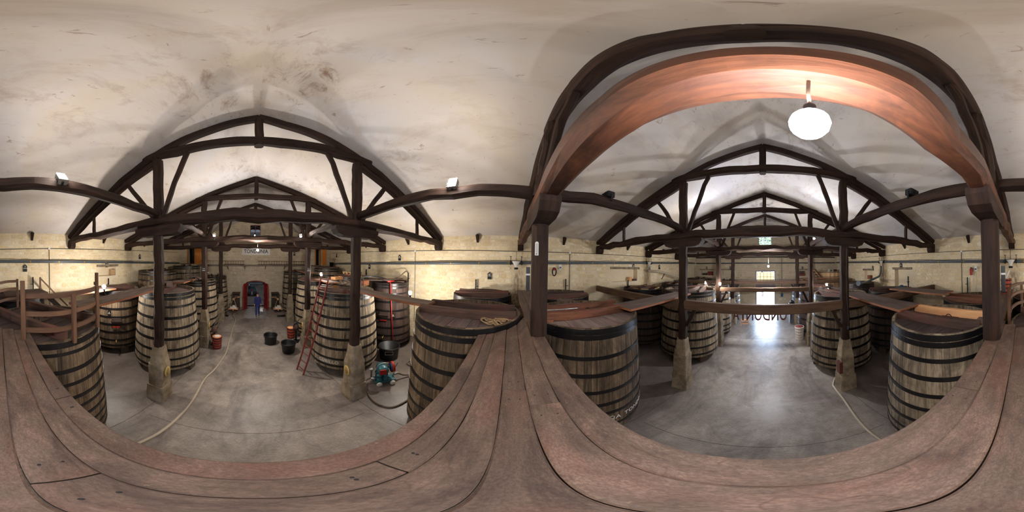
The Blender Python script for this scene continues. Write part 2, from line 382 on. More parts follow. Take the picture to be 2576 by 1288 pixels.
# expansion joints are real strips set in the concrete
jm = MB()
for y in (3.0, 9.4, -2.0, -8.8): jm.box((0, y, .001), (4.2, .008, .004))
for x in (-2.3, 2.3): jm.box((x, 0, .001), (.008, 27, .004))
jm.obj('trim_1', plain('joint_filler', srgb(74, 67, 63), .9), kind='structure')
m = MB()
for sx in (-1, 1):
    for k in range(15):
        y0, y1 = YB - .5 + k * 31.2 / 15, YB - .5 + (k + 1) * 31.2 / 15
        for q in range(6):
            x0, x1 = sx * (WX + .5) * q / 6, sx * (WX + .5) * (q + 1) / 6
            b = len(m.v)
            zz = lambda x: ZR - abs(x) * SL
            P = [(x0, y0, zz(x0)), (x1, y0, zz(x1)), (x1, y1, zz(x1)), (x0, y1, zz(x0))]
            for p in P: m.v.append(p)
            for p in P: m.v.append((p[0], p[1], p[2] + .2))
            m.face([b, b+1, b+2, b+3], None); m.face([b+4, b+7, b+6, b+5], None)
m.obj('ceiling', PLASTER, kind='structure')
def wall_cells(mb, u0, u1, z0, z1, holes, d0, d1, f, gable=None, usplit=()):
    us = sorted(set([u0, u1] + [h[0] for h in holes] + [h[1] for h in holes] + list(usplit)))
    zs = sorted(set([z0, z1] + [h[2] for h in holes] + [h[3] for h in holes]))
    us = [u for u in us if u0 <= u <= u1]; zs = [z for z in zs if z0 <= z <= z1]
    for i in range(len(us) - 1):
        for k in range(len(zs) - 1):
            a, b, c, d = us[i], us[i+1], zs[k], zs[k+1]
            if any(h[0] <= (a+b)/2 <= h[1] and h[2] <= (c+d)/2 <= h[3] for h in holes): continue
            g = gable or (lambda u: 1e9)
            ta, tb = min(d, g(a)), min(d, g(b))
            if ta <= c + 1e-4 and tb <= c + 1e-4: continue
            ta, tb = max(ta, c), max(tb, c)
            n0 = len(mb.v)
            for dd in (d0, d1):
                for (u, z) in ((a, c), (b, c), (b, tb), (a, ta)): mb.v.append(f(u, z, dd))
            for q in ((0, 1, 2, 3), (7, 6, 5, 4), (0, 4, 5, 1), (1, 5, 6, 2), (2, 6, 7, 3), (3, 7, 4, 0)): mb.face([n0 + j for j in q])
# stone variants (unit outline, depth 1)
def stone_shape(rnd):
    n = 9; out = []
    for k in range(n):
        a = 2 * PI * k / n + rnd.uniform(-.15, .15); c, s_ = math.cos(a), math.sin(a)
        r = 1 / max(abs(c), abs(s_)); r = min(r, 1.17) * rnd.uniform(.84, 1.03)
        out.append((.5 * c * r, .5 * s_ * r))
    return out
SV = [stone_shape(R) for _ in range(18)]
def stone_geo(mb, shp, f, sx, sz, d, rn):
    b = len(mb.v); n = len(shp)
    for (a, e) in shp: mb.v.append(f(a * sx, e * sz, -.004))
    for (a, e) in shp: mb.v.append(f(a * sx * .98, e * sz * .97, d * .75))
    for (a, e) in shp: mb.v.append(f(a * sx * .9, e * sz * .86, d))
    for k in range(n):
        j = (k + 1) % n
        mb.face([b+k, b+j, b+n+j, b+n+k], rn=rn); mb.face([b+n+k, b+n+j, b+2*n+j, b+2*n+k], rn=rn, sm=True)
    mb.face([b+2*n+k for k in range(n)], rn=rn)
def courses(u0, u1, z0, z1, holes, rnd, hmin=.10, hmax=.25, lmin=.14, lmax=.52, gable=None):
    z = z0
    while z < z1 - .06:
        h = min(rnd.uniform(hmin, hmax), z1 - z); u = u0 - rnd.uniform(0, .2)
        while u < u1:
            L = rnd.uniform(lmin, lmax) * (.8 + h); cu, cz = u + L/2, z + h/2
            if u > u0 - .01 and u + L < u1 + .01 and not any(h_[0] - .01 < u + L and u < h_[1] + .01 and h_[2] - .01 < z + h and z < h_[3] + .01 for h_ in holes):
                if not gable or z + h < min(gable(u), gable(u + L)) - .02:
                    hs = h * rnd.uniform(.74, .97); yield cu, cz + (h - hs) * rnd.uniform(-.5, .5), L * rnd.uniform(.86, .97), hs
            u += L
        z += h
STONE_ME = []
for shp in SV:
    q = MB(); stone_geo(q, shp, lambda a, e, d: (d, a, e), 1, 1, 1, 0.0); STONE_ME.append(q.mesh('stone', STONE))
def side_wall(name, s, recess, seed):
    rnd = random.Random(seed); X = s * WX
    mb = MB(); f = lambda u, z, d: (X + s * d, u, z)
    wall_cells(mb, YB - .6, YF + .6, -.02, ZW + .12, recess, 0, .3, f); wall_cells(mb, YB - .6, YF + .6, -.02, ZW + .12, [], .3, .6, f)
    wall = mb.obj(name, MORTAR, kind='structure')
    allst = list(courses(YB, YF, 0, ZW, recess, rnd))
    near = sorted([k for k, q in enumerate(allst) if q[1] > 2.9], key=lambda k: (allst[k][0] - .39) ** 2 + (allst[k][1] - 4) ** 2)[:290]
    ns = set(near); rest = MB()
    for k, (cu, cz, L, h) in enumerate(allst):
        d = rnd.uniform(.006, .018)
        if k in ns:
            o = link('stone', STONE_ME[rnd.randrange(len(SV))], wall, (X, cu, cz)); o.scale = (-s * d, L, h)
        else:
            stone_geo(rest, SV[rnd.randrange(len(SV))], lambda a, e, dd: (X - s * dd, cu + a, cz + e), L, h, d, rnd.random() + .001)
    rest.obj('distant_stones', STONE, wall, kind='stuff')
    return wall
REC_R = [(-6.91, -4.96, 3.18, 3.87)]
REC_L = [(5.51, 6.74, 3.23, 3.71), (-6.81, -5.55, 1.6, 3.79), (-10.13, -9.07, 3.10, 3.71)]
wall_r = side_wall('wall_right', 1, REC_R, 3)
wall_l = side_wall('wall_left', -1, REC_L, 4)
gab = lambda u: ZR - abs(u) * SL + .12
def end_wall(name, y, s, thru, recess, seed):
    rnd = random.Random(seed); mb = MB(); f = lambda u, z, d: (u, y + s * d, z)
    wall_cells(mb, -WX - .1, WX + .1, -.02, 8, thru + recess, 0, .3, f, gab, [k * .2 for k in range(-36, 37)]); wall_cells(mb, -WX - .1, WX + .1, -.02, 8, thru, .3, .55, f, gab, [k * .2 for k in range(-36, 37)])
    wall = mb.obj(name, MORTAR_END, kind='structure'); rest = MB()
    for cu, cz, L, h in courses(-WX, WX, 0, 7.9, thru + recess, rnd, .12, .28, .2, .5, gab):
        stone_geo(rest, SV[rnd.randrange(len(SV))], lambda a, e, dd: (cu + a, y - s * dd, cz + e), L, h, rnd.uniform(.01, .028), rnd.random() + .001)
    rest.obj('wall_stones', STONE_END, wall, kind='stuff'); return wall
def mk_mend():
    t = NT('end_mortar'); p = t.pos(); a = t.noise(t.vmul(p, (.5, .5, .7)), 1, 5, .65)
    return t.out(t.ramp(a, [(.3, srgb(180, 164, 140)), (.7, srgb(206, 192, 168))]), .95, 0, .15)
MORTAR_END = mk_mend()
THRU_F = [(-.72, .82, -.02, 2.22), (-.45, .47, 6.02, 7.0), (-6.39, -5.62, 3.66, 5.14), (5.62, 6.2, 3.62, 5.12)]
THRU_B = [(-.88, .88, -.02, 3.64), (-.62, .64, 6.0, 6.85)]
REC_B = [(5.1, 6.49, 3.25, 3.74), (3.1, 4.2, 3.33, 3.76), (-4.2, -3.18, 3.2, 3.73)]
wall_f = end_wall('wall_front', YF, 1, THRU_F, [], 7)
wall_b = end_wall('wall_back', YB, -1, THRU_B, REC_B, 8)
# keystone arch over the front door
am = MB()
for k in range(9):
    a0, a1 = -.42 + .84 * k / 9 + .006, -.42 + .84 * (k + 1) / 9 - .006
    for_ = [(2.6 * math.sin(a0), 2.6 * math.cos(a0) - .42), (2.6 * math.sin(a1), 2.6 * math.cos(a1) - .42), (2.98 * math.sin(a1), 2.98 * math.cos(a1) - .42), (2.98 * math.sin(a0), 2.98 * math.cos(a0) - .42)]
    q = MB(); q.prism(for_[::-1], 0, .05, f=lambda a, b, h: (.04 + a, YF - h + .005, b + .05)); q.obj('voussoir', STONE_END, wall_f)
# ---- front door (red), opened into the hall
dr = MB(); 
for x in (-.73, .83): dr.box((x, YF + .02, 1.08), (.08, .14, 2.16))
arc = [(.05 + 2.5 * math.sin(a), YF - .04, 2.5 * math.cos(a) - .22) for a in [(-.33 + .66 * k / 12) for k in range(13)]]
dr.tube(arc, .05, 6)
door1 = dr.obj('door_1', REDD, kind='structure')
for sx, x in ((-1, -.74), (1, .84)):
    Rz = Matrix.Rotation(-sx * -.235, 3, 'Z'); hinge = Vector((x, YF - .05, 0))
    pl = lambda q: setattr(q, 'v', [tuple(Rz @ Vector(v) + hinge) for v in q.v])
    q = MB(); q.box((0, -.48, 1.08), (.06, .96, 2.12))
    for zz in (.3, 1.1, 1.9): q.box((-sx * .04, -.48, zz), (.03, .9, .1))
    pl(q); lf = q.obj('door_leaf', REDP, door1)
    q = MB(); q.box((-sx * .05, -.9, 1.1), (.03, .04, .16)); pl(q); q.obj('door_handle', BLACK, lf)
# ---- windows
def mullion_window(name, x0, x1, y, z0, z1, s, mat_, cols, rows, pane):
    q = MB(); t = .045
    q.box(((x0+x1)/2, y, z0 + t/2), (x1-x0, .1, t)); q.box(((x0+x1)/2, y, z1 - t/2), (x1-x0, .1, t))
    for x in (x0 + t/2, x1 - t/2): q.box((x, y, (z0+z1)/2), (t, .1, z1-z0 - 2*t))
    wn = q.obj(name, mat_, kind='structure')
    for k in range(1, cols):
        b = MB(); b.box((x0 + (x1-x0) * k / cols, y, (z0+z1)/2), (.04, .06, z1-z0 - 2*t)); b.obj('glazing_bar', mat_, wn)
    for k in range(1, rows):
        b = MB(); b.box(((x0+x1)/2, y, z0 + (z1-z0) * k / rows), (x1-x0 - 2*t, .05, .03)); b.obj('glazing_bar', mat_, wn)
    for i in range(cols):
        for k in range(rows):
            b = MB(); b.box((x0 + (x1-x0) * (i+.5) / cols, y, z0 + (z1-z0) * (k+.5) / rows), ((x1-x0) / cols - .02, .008, (z1-z0) / rows - .02)); b.obj('pane', pane, wn)
    return wn
mullion_window('window_1', -.45, .47, YF + .12, 6.02, 7.0, 1, REDD, 2, 3, GLASS)
mullion_window('window_2', -.62, .64, YB - .12, 6.0, 6.85, -1, wood('old_window_frame', srgb(90, 50, 40), srgb(66, 36, 30), srgb(40, 24, 20)), 2, 2, GLASS)
# ---- back door: open leaf below, transom panel, lit fanlight above
FRAMEG = wood('grey_frame', srgb(150, 140, 140), srgb(120, 110, 112), srgb(86, 76, 78))
q = MB()
for x in (-.9, .9): q.box((x, YB - .08, 1.83), (.1, .2, 3.66))
q.box((0, YB - .08, 3.66), (1.9, .2, .1))
door2 = q.obj('door_2', FRAMEG, kind='structure')
q = MB(); q.box((0, YB - .1, 2.38), (1.7, .08, .62)); q.obj('transom_panel', FRAMEG, door2)
mullion_window('window_3', -.84, .84, YB - .1, 2.7, 3.6, -1, FRAMEG, 5, 2, YELLOWPANE)
q = MB(); q.box((.92, YB - .62, 1.0), (.05, .95, 2.0)); q.obj('door_leaf', FRAMEG, door2)
# ---- gallery doors in the front wall
for n, (x0, x1, z0, z1, lx) in enumerate(((-6.39, -5.62, 3.66, 5.14, -5.2), (5.62, 6.2, 3.62, 5.12, 6.55))):
    q = MB()
    for x in (x0, x1): q.box((x, YF + .02, (z0+z1)/2), (.08, .14, z1-z0))
    q.box(((x0+x1)/2, YF + .02, z1), (x1-x0 + .16, .14, .09))
    dd = q.obj('door_%d' % (n + 3), ORANGE, kind='structure')
    q = MB(); q.box((lx, YF - .06, (z0+z1)/2), (.7 if n == 0 else .42, .05, z1-z0)); lf = q.obj('door_leaf', ORANGE, dd)
    for zz in (z0 + .35, z1 - .4):
        p = MB(); p.box((lx, YF - .09, zz), (.46 if n == 0 else .28, .02, .5)); p.obj('panel', ORANGE, lf)
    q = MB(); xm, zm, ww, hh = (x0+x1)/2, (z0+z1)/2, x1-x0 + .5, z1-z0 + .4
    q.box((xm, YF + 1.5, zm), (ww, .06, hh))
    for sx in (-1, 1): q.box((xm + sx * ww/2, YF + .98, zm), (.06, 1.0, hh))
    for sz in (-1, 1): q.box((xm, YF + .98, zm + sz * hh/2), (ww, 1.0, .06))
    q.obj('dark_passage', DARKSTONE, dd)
# ---- next hall seen through the front door and the gable window
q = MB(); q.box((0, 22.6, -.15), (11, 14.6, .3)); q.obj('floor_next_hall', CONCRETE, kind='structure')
GREYWALL = plain('next_hall_wall', srgb(150, 146, 142), .9, 0, .08)
q = MB(); q.box((-5.3, 22.6, 4.2), (.3, 14.4, 8.6)); q.box((5.3, 22.6, 4.2), (.3, 14.4, 8.6))
wall_cells(q, -5.3, 5.3, 0, 8.6, [(-1.25, 1.5, -.02, 2.6)], 0, .3, lambda u, z, d: (u, 29.6 + d, z)); wall_cells(q, -5.4, 5.4, 0, 8.6, [(-.72, .82, -.02, 2.22), (-.45, .47, 6.02, 7.0)], 0, .1, lambda u, z, d: (u, 15.52 + d, z)); q.obj('wall_next_hall', GREYWALL, kind='structure')
q = MB(); q.box((0, 22.6, 8.5), (11, 14.6, .2)); q.box((0, 33.2, 1.6), (5, .1, 3.6)); q.box((0, 31.4, 3.2), (5, 3.6, .1)); q.box((-2.0, 31.4, 1.6), (.1, 3.6, 3.3)); q.box((2.2, 31.4, 1.6), (.1, 3.6, 3.3)); q.box((0, 31.4, -.1), (5, 3.6, .2)); q.obj('ceiling_next_hall', plain('next_hall_ceiling', srgb(206, 214, 226), .9, 0, .04), kind='structure')
q = MB(); q.box((-1.3, 29.5, 1.3), (.22, .2, 2.6)); q.box((1.55, 29.5, 1.3), (.22, .2, 2.6)); q.box((.12, 29.5, 2.62), (3.0, .2, .2)); q.obj('door_5', REDD, kind='structure')
for k, yy in enumerate((17.4, 20.2)):
    t = thing('roof_beam_pair', ['chevron roof beam pair seen through the gable window, nearer pair', 'chevron roof beam pair seen through the gable window, farther pair'][k], 'roof beam', (0, yy, 0))
    for sx in (-1, 1):
        q = MB(); q.beam((0, 0, 7.5 + .25 * k), (sx * 5.1, 0, 6.0 + .25 * k), .24, .2, 4); q.obj('rafter', TIMBER, t)
# ---- yard behind the back door
YARD = plain('yard_gravel', srgb(214, 208, 200), .95, 0, .1)
q = MB(); q.box((0, -27, -.2), (46, 23, .3)); q.obj('ground_yard', YARD, kind='structure')
# ------------------------------------------------------------------ lamps
def light(parent, loc, power, col=(1, .86, .68), r=.06, aim=None):
    ld = bpy.data.lights.new('lamp_light', 'SPOT' if aim else 'POINT'); ld.energy = power * LAMP_GAIN; ld.color = col; ld.shadow_soft_size = r
    o = bpy.data.objects.new('lamp_light', ld); COL.objects.link(o); o.parent = parent; o.location = loc
    if aim: ld.spot_size = 2.5; ld.spot_blend = .5; o.rotation_euler = Vector(aim).to_track_quat('-Z', 'Y').to_euler()
    return o
WARM, NEUT, COOL = (1, .92, .82), (1, .93, .84), (.92, .94, 1.0)
def floodlight(x, y, z, label, lit=True, power=90, aim=0.0, col=WARM, tilt=0.0):
    t = thing('floodlight', label, 'lamp', (x, y, z), aim)
    t.rotation_euler = (0, tilt, aim)
    q = MB(); q.box((0, 0, .05), (.2, .14, .1)); q.lathe([(0.02, 0), (.05, -.0)], 8)
    for k in range(5): q.box((-.08 + .04 * k, .075, .05), (.012, .03, .09))
    q.obj('housing', BLACKPL if not lit else STEEL, t)
    q = MB(); q.box((0, -.005, .104), (.18, .125, .012)); q.obj('lens', LAMPGLASS if lit else DARKGLASS, t)
    q = MB()
    for s_ in (-1, 1): q.box((s_ * .11, 0, -.01), (.012, .03, .14))
    q.box((0, 0, -.075), (.23, .03, .012)); q.obj('bracket', BLACK, t)
    if lit: light(t, (0, 0, .2), power, col, .08)
    return t
def work_lamp(x, y, z, label, power, col=NEUT, bulb=.045, rz=0.0, arm=None, aim=None):
    t = thing('work_lamp', label, 'lamp', (x, y, z), rz)
    if arm:
        q = MB(); q.tube([(0, 0, -.13), Vector(arm) * .5 + Vector((0, 0, -.12)), arm], .011, 6); q.obj('clamp_arm', BLACK, t)
    q = MB(); q.sphere((0, 0, 0), bulb, 12); q.obj('bulb', LAMPGLASS, t)
    q = MB(); q.lathe([(.03, -.14), (.035, -.05), (.05, -.045), (.05, -.03), (.02, -.03)], 12); q.obj('socket', BLACKPL, t)
    q = MB()
    for k in range(4):
        a = PI * k / 4; q.tube([(math.cos(a) * .075 * math.sin(p), math.sin(a) * .075 * math.sin(p), -.03 + .075 * (1 - math.cos(p)) ) for p in [PI * 2 * i / 12 for i in range(13)]], .003, 4)
    q.obj('wire_guard', STEEL, t)
    light(t, (0, 0, .0), power, col, bulb + .01, aim); return t
def pendant(x, y, z, ztop, label, power, col, bulb, globe_mat):
    t = thing('pendant_lamp', label, 'lamp', (x, y, z))
    q = MB(); q.sphere((0, 0, 0), bulb, 16); q.obj('globe', globe_mat, t)
    q = MB(); q.lathe([(.008, bulb + .05), (.018, bulb + .045), (.02, bulb * .93), (.01, bulb * .93)], 12); q.obj('socket', BLACK, t)
    q = MB(); q.tube([(0, 0, bulb + .06), (.004, .002, (ztop - z) * .55), (0, 0, ztop - z)], .006, 6); q.obj('cable', HOSEB, t)
    light(t, (0, 0, 0), power, col, bulb + .01); return t
floodlight(-2.33, 1.31, 5.20, 'lit floodlight on top of the left lengthwise beam', True, 10, 0, WARM, .9)
floodlight(2.35, 1.29, 5.22, 'lit floodlight on top of the right lengthwise beam', True, 13, 0, NEUT, -1.15)
floodlight(2.36, -1.27, 5.22, 'unlit black floodlight on the lengthwise beam behind the thermometer post', False)
floodlight(-2.34, -1.40, 5.22, 'unlit black floodlight on the lengthwise beam opposite the thermometer post', False)
pendant(-.2, -.02, 4.46, 4.82, 'large glaring lamp hung on a cord below the overhead tie beam', 96, COOL, .058, LAMPCOOL)
pendant(.06, 7.4, 4.42, 4.85, 'hanging lamp in front of the painted name board', 290, NEUT, .05, LAMPGLASS)
pendant(-.19, -7.7, 4.05, 4.85, 'hanging lamp above the bright back doorway', 380, COOL, .05, LAMPGLASS)
work_lamp(-1.8, 7.25, 5.0, 'lamp on the second front tie beam by the left post', 85, arm=(0, .2, -.05), aim=(0, -1, .35))
work_lamp(1.92, 7.25, 5.0, 'lamp on the second front tie beam by the right post', 85, arm=(0, .2, -.05), aim=(0, -1, .35))
work_lamp(-5.0, 4.11, 3.05, 'glaring lamp beside the left front wall vat', 300, arm=(-.2, .25, -.3))
work_lamp(2.98, 7.4, 3.38, 'glaring lamp behind the top of the red ladder', 90, arm=(-.1, .1, -.1))
work_lamp(5.0, 3.95, 2.87, 'glaring lamp by the right wall behind the long plank', 330, arm=(.3, .6, -.2))
work_lamp(2.5, -6.85, 5.25, 'glaring lamp at the bracket of the second rear truss, thermometer side', 180, COOL, arm=(-.0, -.75, -.3), aim=(-.1, 1, .22))
work_lamp(-2.3, -6.9, 5.25, 'small lamp at the bracket of the second rear truss, opposite the thermometer side', 170, COOL, arm=(0, -.72, -.3), aim=(.1, 1, .22))
work_lamp(3.19, -8.0, 3.16, 'lamp just above the far rim of the thermometer side rear vat', 90, arm=(.0, .5, -.13))
work_lamp(2.2, -7.45, 3.19, 'lamp against the second rear post on the thermometer side', 70, arm=(.1, -.2, -.1))
work_lamp(-3.18, -7.6, 3.10, 'lamp behind the rear vat across from the thermometer side', 90, arm=(0, .95, -.12))
nh = thing('added_hall_lamp', 'cool lamp added in place of daylight in the next hall beyond the red door', 'lamp', (0, 24, 7.5))  # added light source, stands in for the daylight of the next hall
q = MB(); q.lathe([(.02, .3), (.2, .05), (.24, 0), (.0, 0.02)], 16); q.obj('shade', STEEL, nh); q = MB(); q.sphere((0, 0, 0), .08, 12); q.obj('bulb', LAMPCOOL, nh)
q = MB(); q.tube([(0, 0, .28), (0, 0, .95)], .01, 6); q.obj('cable', BLACK, nh); light(nh, (0, 0, -.1), 70, (.86, .93, 1.0), .1)
# ------------------------------------------------------------------ timber trusses
TY = {3: 11.25, 2: 7.56, 1: 3.79, 0: 0.0, -1: -3.98, -2: -7.73, -3: -11.4}
XL, XR = -2.34, 2.36
TLAB = {3: 'dark roof truss farthest down the front end, before the name board wall', 2: 'dark roof truss carrying two lit lamps, second in front of the walkway', 1: 'dark roof truss next in front of the walkway, over two yellow plaques',
        0: 'dark roof truss standing over the walkway itself', -1: 'dark roof truss next behind the walkway, over the low crossbeam with cut-out letters', -2: 'dark roof truss second behind the walkway, towards the bright doorway', -3: 'dark roof truss nearest the bright back doorway'}
def roofz(x): return ZR - abs(x) * SL
def truss(i):
    y = TY[i]; t = thing('roof_truss', TLAB[i], 'roof truss', (0, y, 0), group='timber roof trusses')
    own = i == 0; sd = 100 + i * 17; lean = (lambda z: -.05 - max(0, z - 5.0) * .115) if own else (lambda z: 0)
    TM = TIMBER
    def part(name, p0, p1, w, h, seg, wob=.015, k=0, mat=TM, **kw):
        a = (p0[0], lean(p0[2]) + (p0[1] if len(p0) > 3 else 0), p0[2]); b = (p1[0], lean(p1[2]), p1[2])
        q = MB(); q.beam(a, b, w, h, seg, .24, wob, sd + k, **kw); return q.obj(name, mat, t)
    q = MB(); q.beam((-7.25, lean(4.9), 4.90), (7.25, lean(4.9), 4.90), .26, .235, 30, .26, .034 if not own else .022, sd); q.obj('tie_beam', TIMBER_RED if own else TM, t)
    for n, (x, sx) in enumerate(((XL, -1), (XR, 1))):
        zb = 1.84
        part('post', (x, 0, zb), (x, 0, 4.62), .24, .24, 12, .002 if own else .014, 1 + n)
        part('queen_post', (x, 0, 5.0), (x, 0, 6.62), .24, .23, 8, .015, 3 + n)
        q = MB(); pts = [(-.66, .11), (-.66, .03), (-.58, -.07), (-.44, -.115), (.44, -.115), (.58, -.07), (.66, .03), (.66, .11)]
        q.prism(pts, -.13, .13, f=lambda a, b, h: (x + a, lean(4.7) + h, 4.69 + b)); q.obj('bracket', TM, t)
        part('inner_strut', (x - sx * .16, 0, 5.03), (sx * 1.55, 0, 6.66), .11, .12, 6, .012, 5 + n)
        part('outer_strut', (x + sx * .16, 0, 5.05), (sx * 3.5, 0, 6.34), .11, .12, 6, .018, 7 + n)
        part('short_stud', (sx * 5.15, 0, 4.98), (sx * 5.15, 0, roofz(5.15) - .28), .1, .12, 4, .01, 9 + n)
        part('rafter', (0, 0, roofz(0) - .12), (sx * 7.28, 0, roofz(7.28) - .12), .2, .2, 14, .016, 11 + n)
        part('lower_rafter', (sx * 2.3, 0, roofz(2.3) - .34), (sx * 6.95, 0, 5.02), .18, .17, 10, .016, 13 + n)
        q = MB(); pts = [(0, .14), (0, -.10), (.1, -.15), (.3, -.15), (.38, -.06), (.38, .14)]
        q.prism([(a - .19, b) for a, b in pts], -.12, .12, f=lambda a, b, h: (sx * (7.08 - a), lean(4.7) + h * sx, 4.74 + b)); q.obj('wall_corbel', TM, t)
    part('collar_beam', (-2.75, 0, 6.77), (2.75, 0, 6.77), .25 if own else .22, .23, 12, .022, 15)
    part('king_post', (0, 0, 6.62), (0, 0, roofz(0) - .1), .18, .18, 4, .012, 16)
    return t
for i in (1, 2, 3, 0, -1, -2, -3): truss(i)
ys = [TY[k] for k in (3, 2, 1, 0, -1, -2, -3)]
LB = ['third bay', 'second bay', 'bay just ahead of the walkway', 'bay just behind the walkway', 'second rear bay', 'rearmost bay']
for k in range(6):
    for x, sd_, nm in ((XL, 'railing vat side', 'l'), (XR, 'thermometer post side', 'r')):
        t = thing('lengthwise_beam', 'rough lengthwise timber joining posts, %s, %s' % (LB[k], sd_), 'beam', (x, 0, 0), group='lengthwise timbers between trusses')
        q = MB(); q.beam((0, ys[k] - .1, 5.09), (0, ys[k+1] + .1, 5.09), .17, .18, 9, .25, .018, 300 + k * 2 + (nm == 'r'), bend=.04); q.obj('timber', TIMBER, t)
    if k == 0:
        for x, nm in ((XL, 'railing vat side'), (XR, 'thermometer post side')):
            t = thing('lengthwise_beam', 'short lengthwise timber from last front post to end wall, %s' % nm, 'beam', (x, 0, 0), group='lengthwise timbers between trusses')
            q = MB(); q.beam((0, YF - .05, 5.09), (0, 11.35, 5.09), .16, .17, 6, .25, .016, 350 + int(x)); q.obj('timber', TIMBER, t)
for x, nm in ((XL, 'railing vat side'), (XR, 'thermometer post side')):
    t = thing('lengthwise_beam', 'short lengthwise timber from last rear post to back wall, %s' % nm, 'beam', (x, 0, 0), group='lengthwise timbers between trusses')
    q = MB(); q.beam((0, -11.5, 5.09), (0, YB + .05, 5.09), .16, .17, 6, .25, .016, 360 + int(x)); q.obj('timber', TIMBER, t)
# wall-plate stubs at mid bay
SN = {(1, 1.9): 'beside the number board', (1, -2.1): 'above the coiled cable', (1, 5.72): 'near the front wall lamp', (1, -6.05): 'above the wall niche', (-1, 1.92): 'above the railing vat', (-1, -2.04): 'above the fire extinguisher', (-1, 5.83): 'above the shallow niche', (-1, -5.9): 'above the blocked doorway', (1, 9.4): 'second front bay thermometer side', (-1, 9.4): 'second front bay railing side', (1, -9.6): 'second rear bay thermometer side', (-1, -9.6): 'second rear bay across from thermometer'}
for (s, y), lb in SN.items():
    q = MB(); q.prism([(0, 0), (0, .34), (-.30, .22), (-.03, -.06)], -.05, .05, f=lambda a, b, h: (s * (WX + a), y + h, 4.99 + b))
    o = q.obj('purlin_bracket', TIMBER); o['label'] = 'small dark wooden wedge bracket at wall top, ' + lb; o['category'] = 'bracket'; o['group'] = 'wedge brackets at the wall tops'
# ------------------------------------------------------------------ stone pedestals
PL = {1: 'next in front of the walkway', 2: 'second in front of the walkway', 3: 'third in front of the walkway', 0: 'under the walkway', -1: 'next behind the walkway', -2: 'second behind the walkway', -3: 'third behind the walkway'}
def pedestal(i, x, nm):
    y = TY[i]; t = thing('stone_pedestal', 'tapered limestone pedestal carrying a post %s, %s' % (PL[i], nm), 'pedestal', (x, y, 0), group='stone pedestals under the posts')
    rnd = random.Random(i * 7 + int(x)); 
    def frust(name, z0, z1, a0, a1):
        q = MB(); j = lambda: rnd.uniform(-.012, .012); c = .03
        n0 = len(q.v); rings = []
        for z, a in ((z0, a0), ((z0*.5+z1*.5), (a0+a1)/2), (z1, a1)):
            r = [(-a + c, -a), (a - c, -a), (a, -a + c), (a, a - c), (a - c, a), (-a + c, a), (-a, a - c), (-a, -a + c)]
            for p in r: q.v.append((p[0] + j(), p[1] + j(), z + (j() if z not in (0,) else 0) * .6))
        for k in range(2):
            for s in range(8): q.face([k*8 + s, k*8 + (s+1) % 8, (k+1)*8 + (s+1) % 8, (k+1)*8 + s])
        q.face(list(range(7, -1, -1))); q.face([16 + s for s in range(8)]); return q.obj(name, PED, t)
    frust('base_block', 0, .60, .255, .243); frust('middle_block', .606, 1.32, .212, .208); frust('tapered_block', 1.326, 1.86, .198, .132)
    if i in (1, 2):
        q = MB(); sx = -1 if x > 0 else 1
        q.lathe([(0, .0), (.165, 0), (.165, .018), (0, .02)], 24, rot=Matrix.Rotation(-PI/2 if False else PI/2 * sx, 3, 'Y'))
        for k in range(len(q.v)): v = q.v[k]; q.v[k] = (v[0], v[1] * .72, v[2])
        pl = q.obj('plaque', YELLOWP, t, loc=(sx * .22, -.0, 1.08)); pl['label'] = 'oval yellow plaque'
        q = MB()
        for k in range(7): q.box((sx * .023, 0, .09 - k * .03), (.003, .16 - abs(k - 3) * .022, .009))
        q.lathe([(0, 0), (.012, 0), (.012, .003)], 10, c=(sx * .021, 0, .125), mi=1, rot=Matrix.Rotation(PI/2 * sx, 3, 'Y')); q.obj('lettering', [LETBR, REDP], pl)
    if i == -1:
        if x < 0:
            q = MB(); q.box((.24, .12, .95), (.1, .2, .42)); q.obj('red_box', LETBR, t)
    return t
for i in TY:
    for x, nm in ((XL, 'railing vat side'), (XR, 'thermometer post side')): pedestal(i, x, nm)
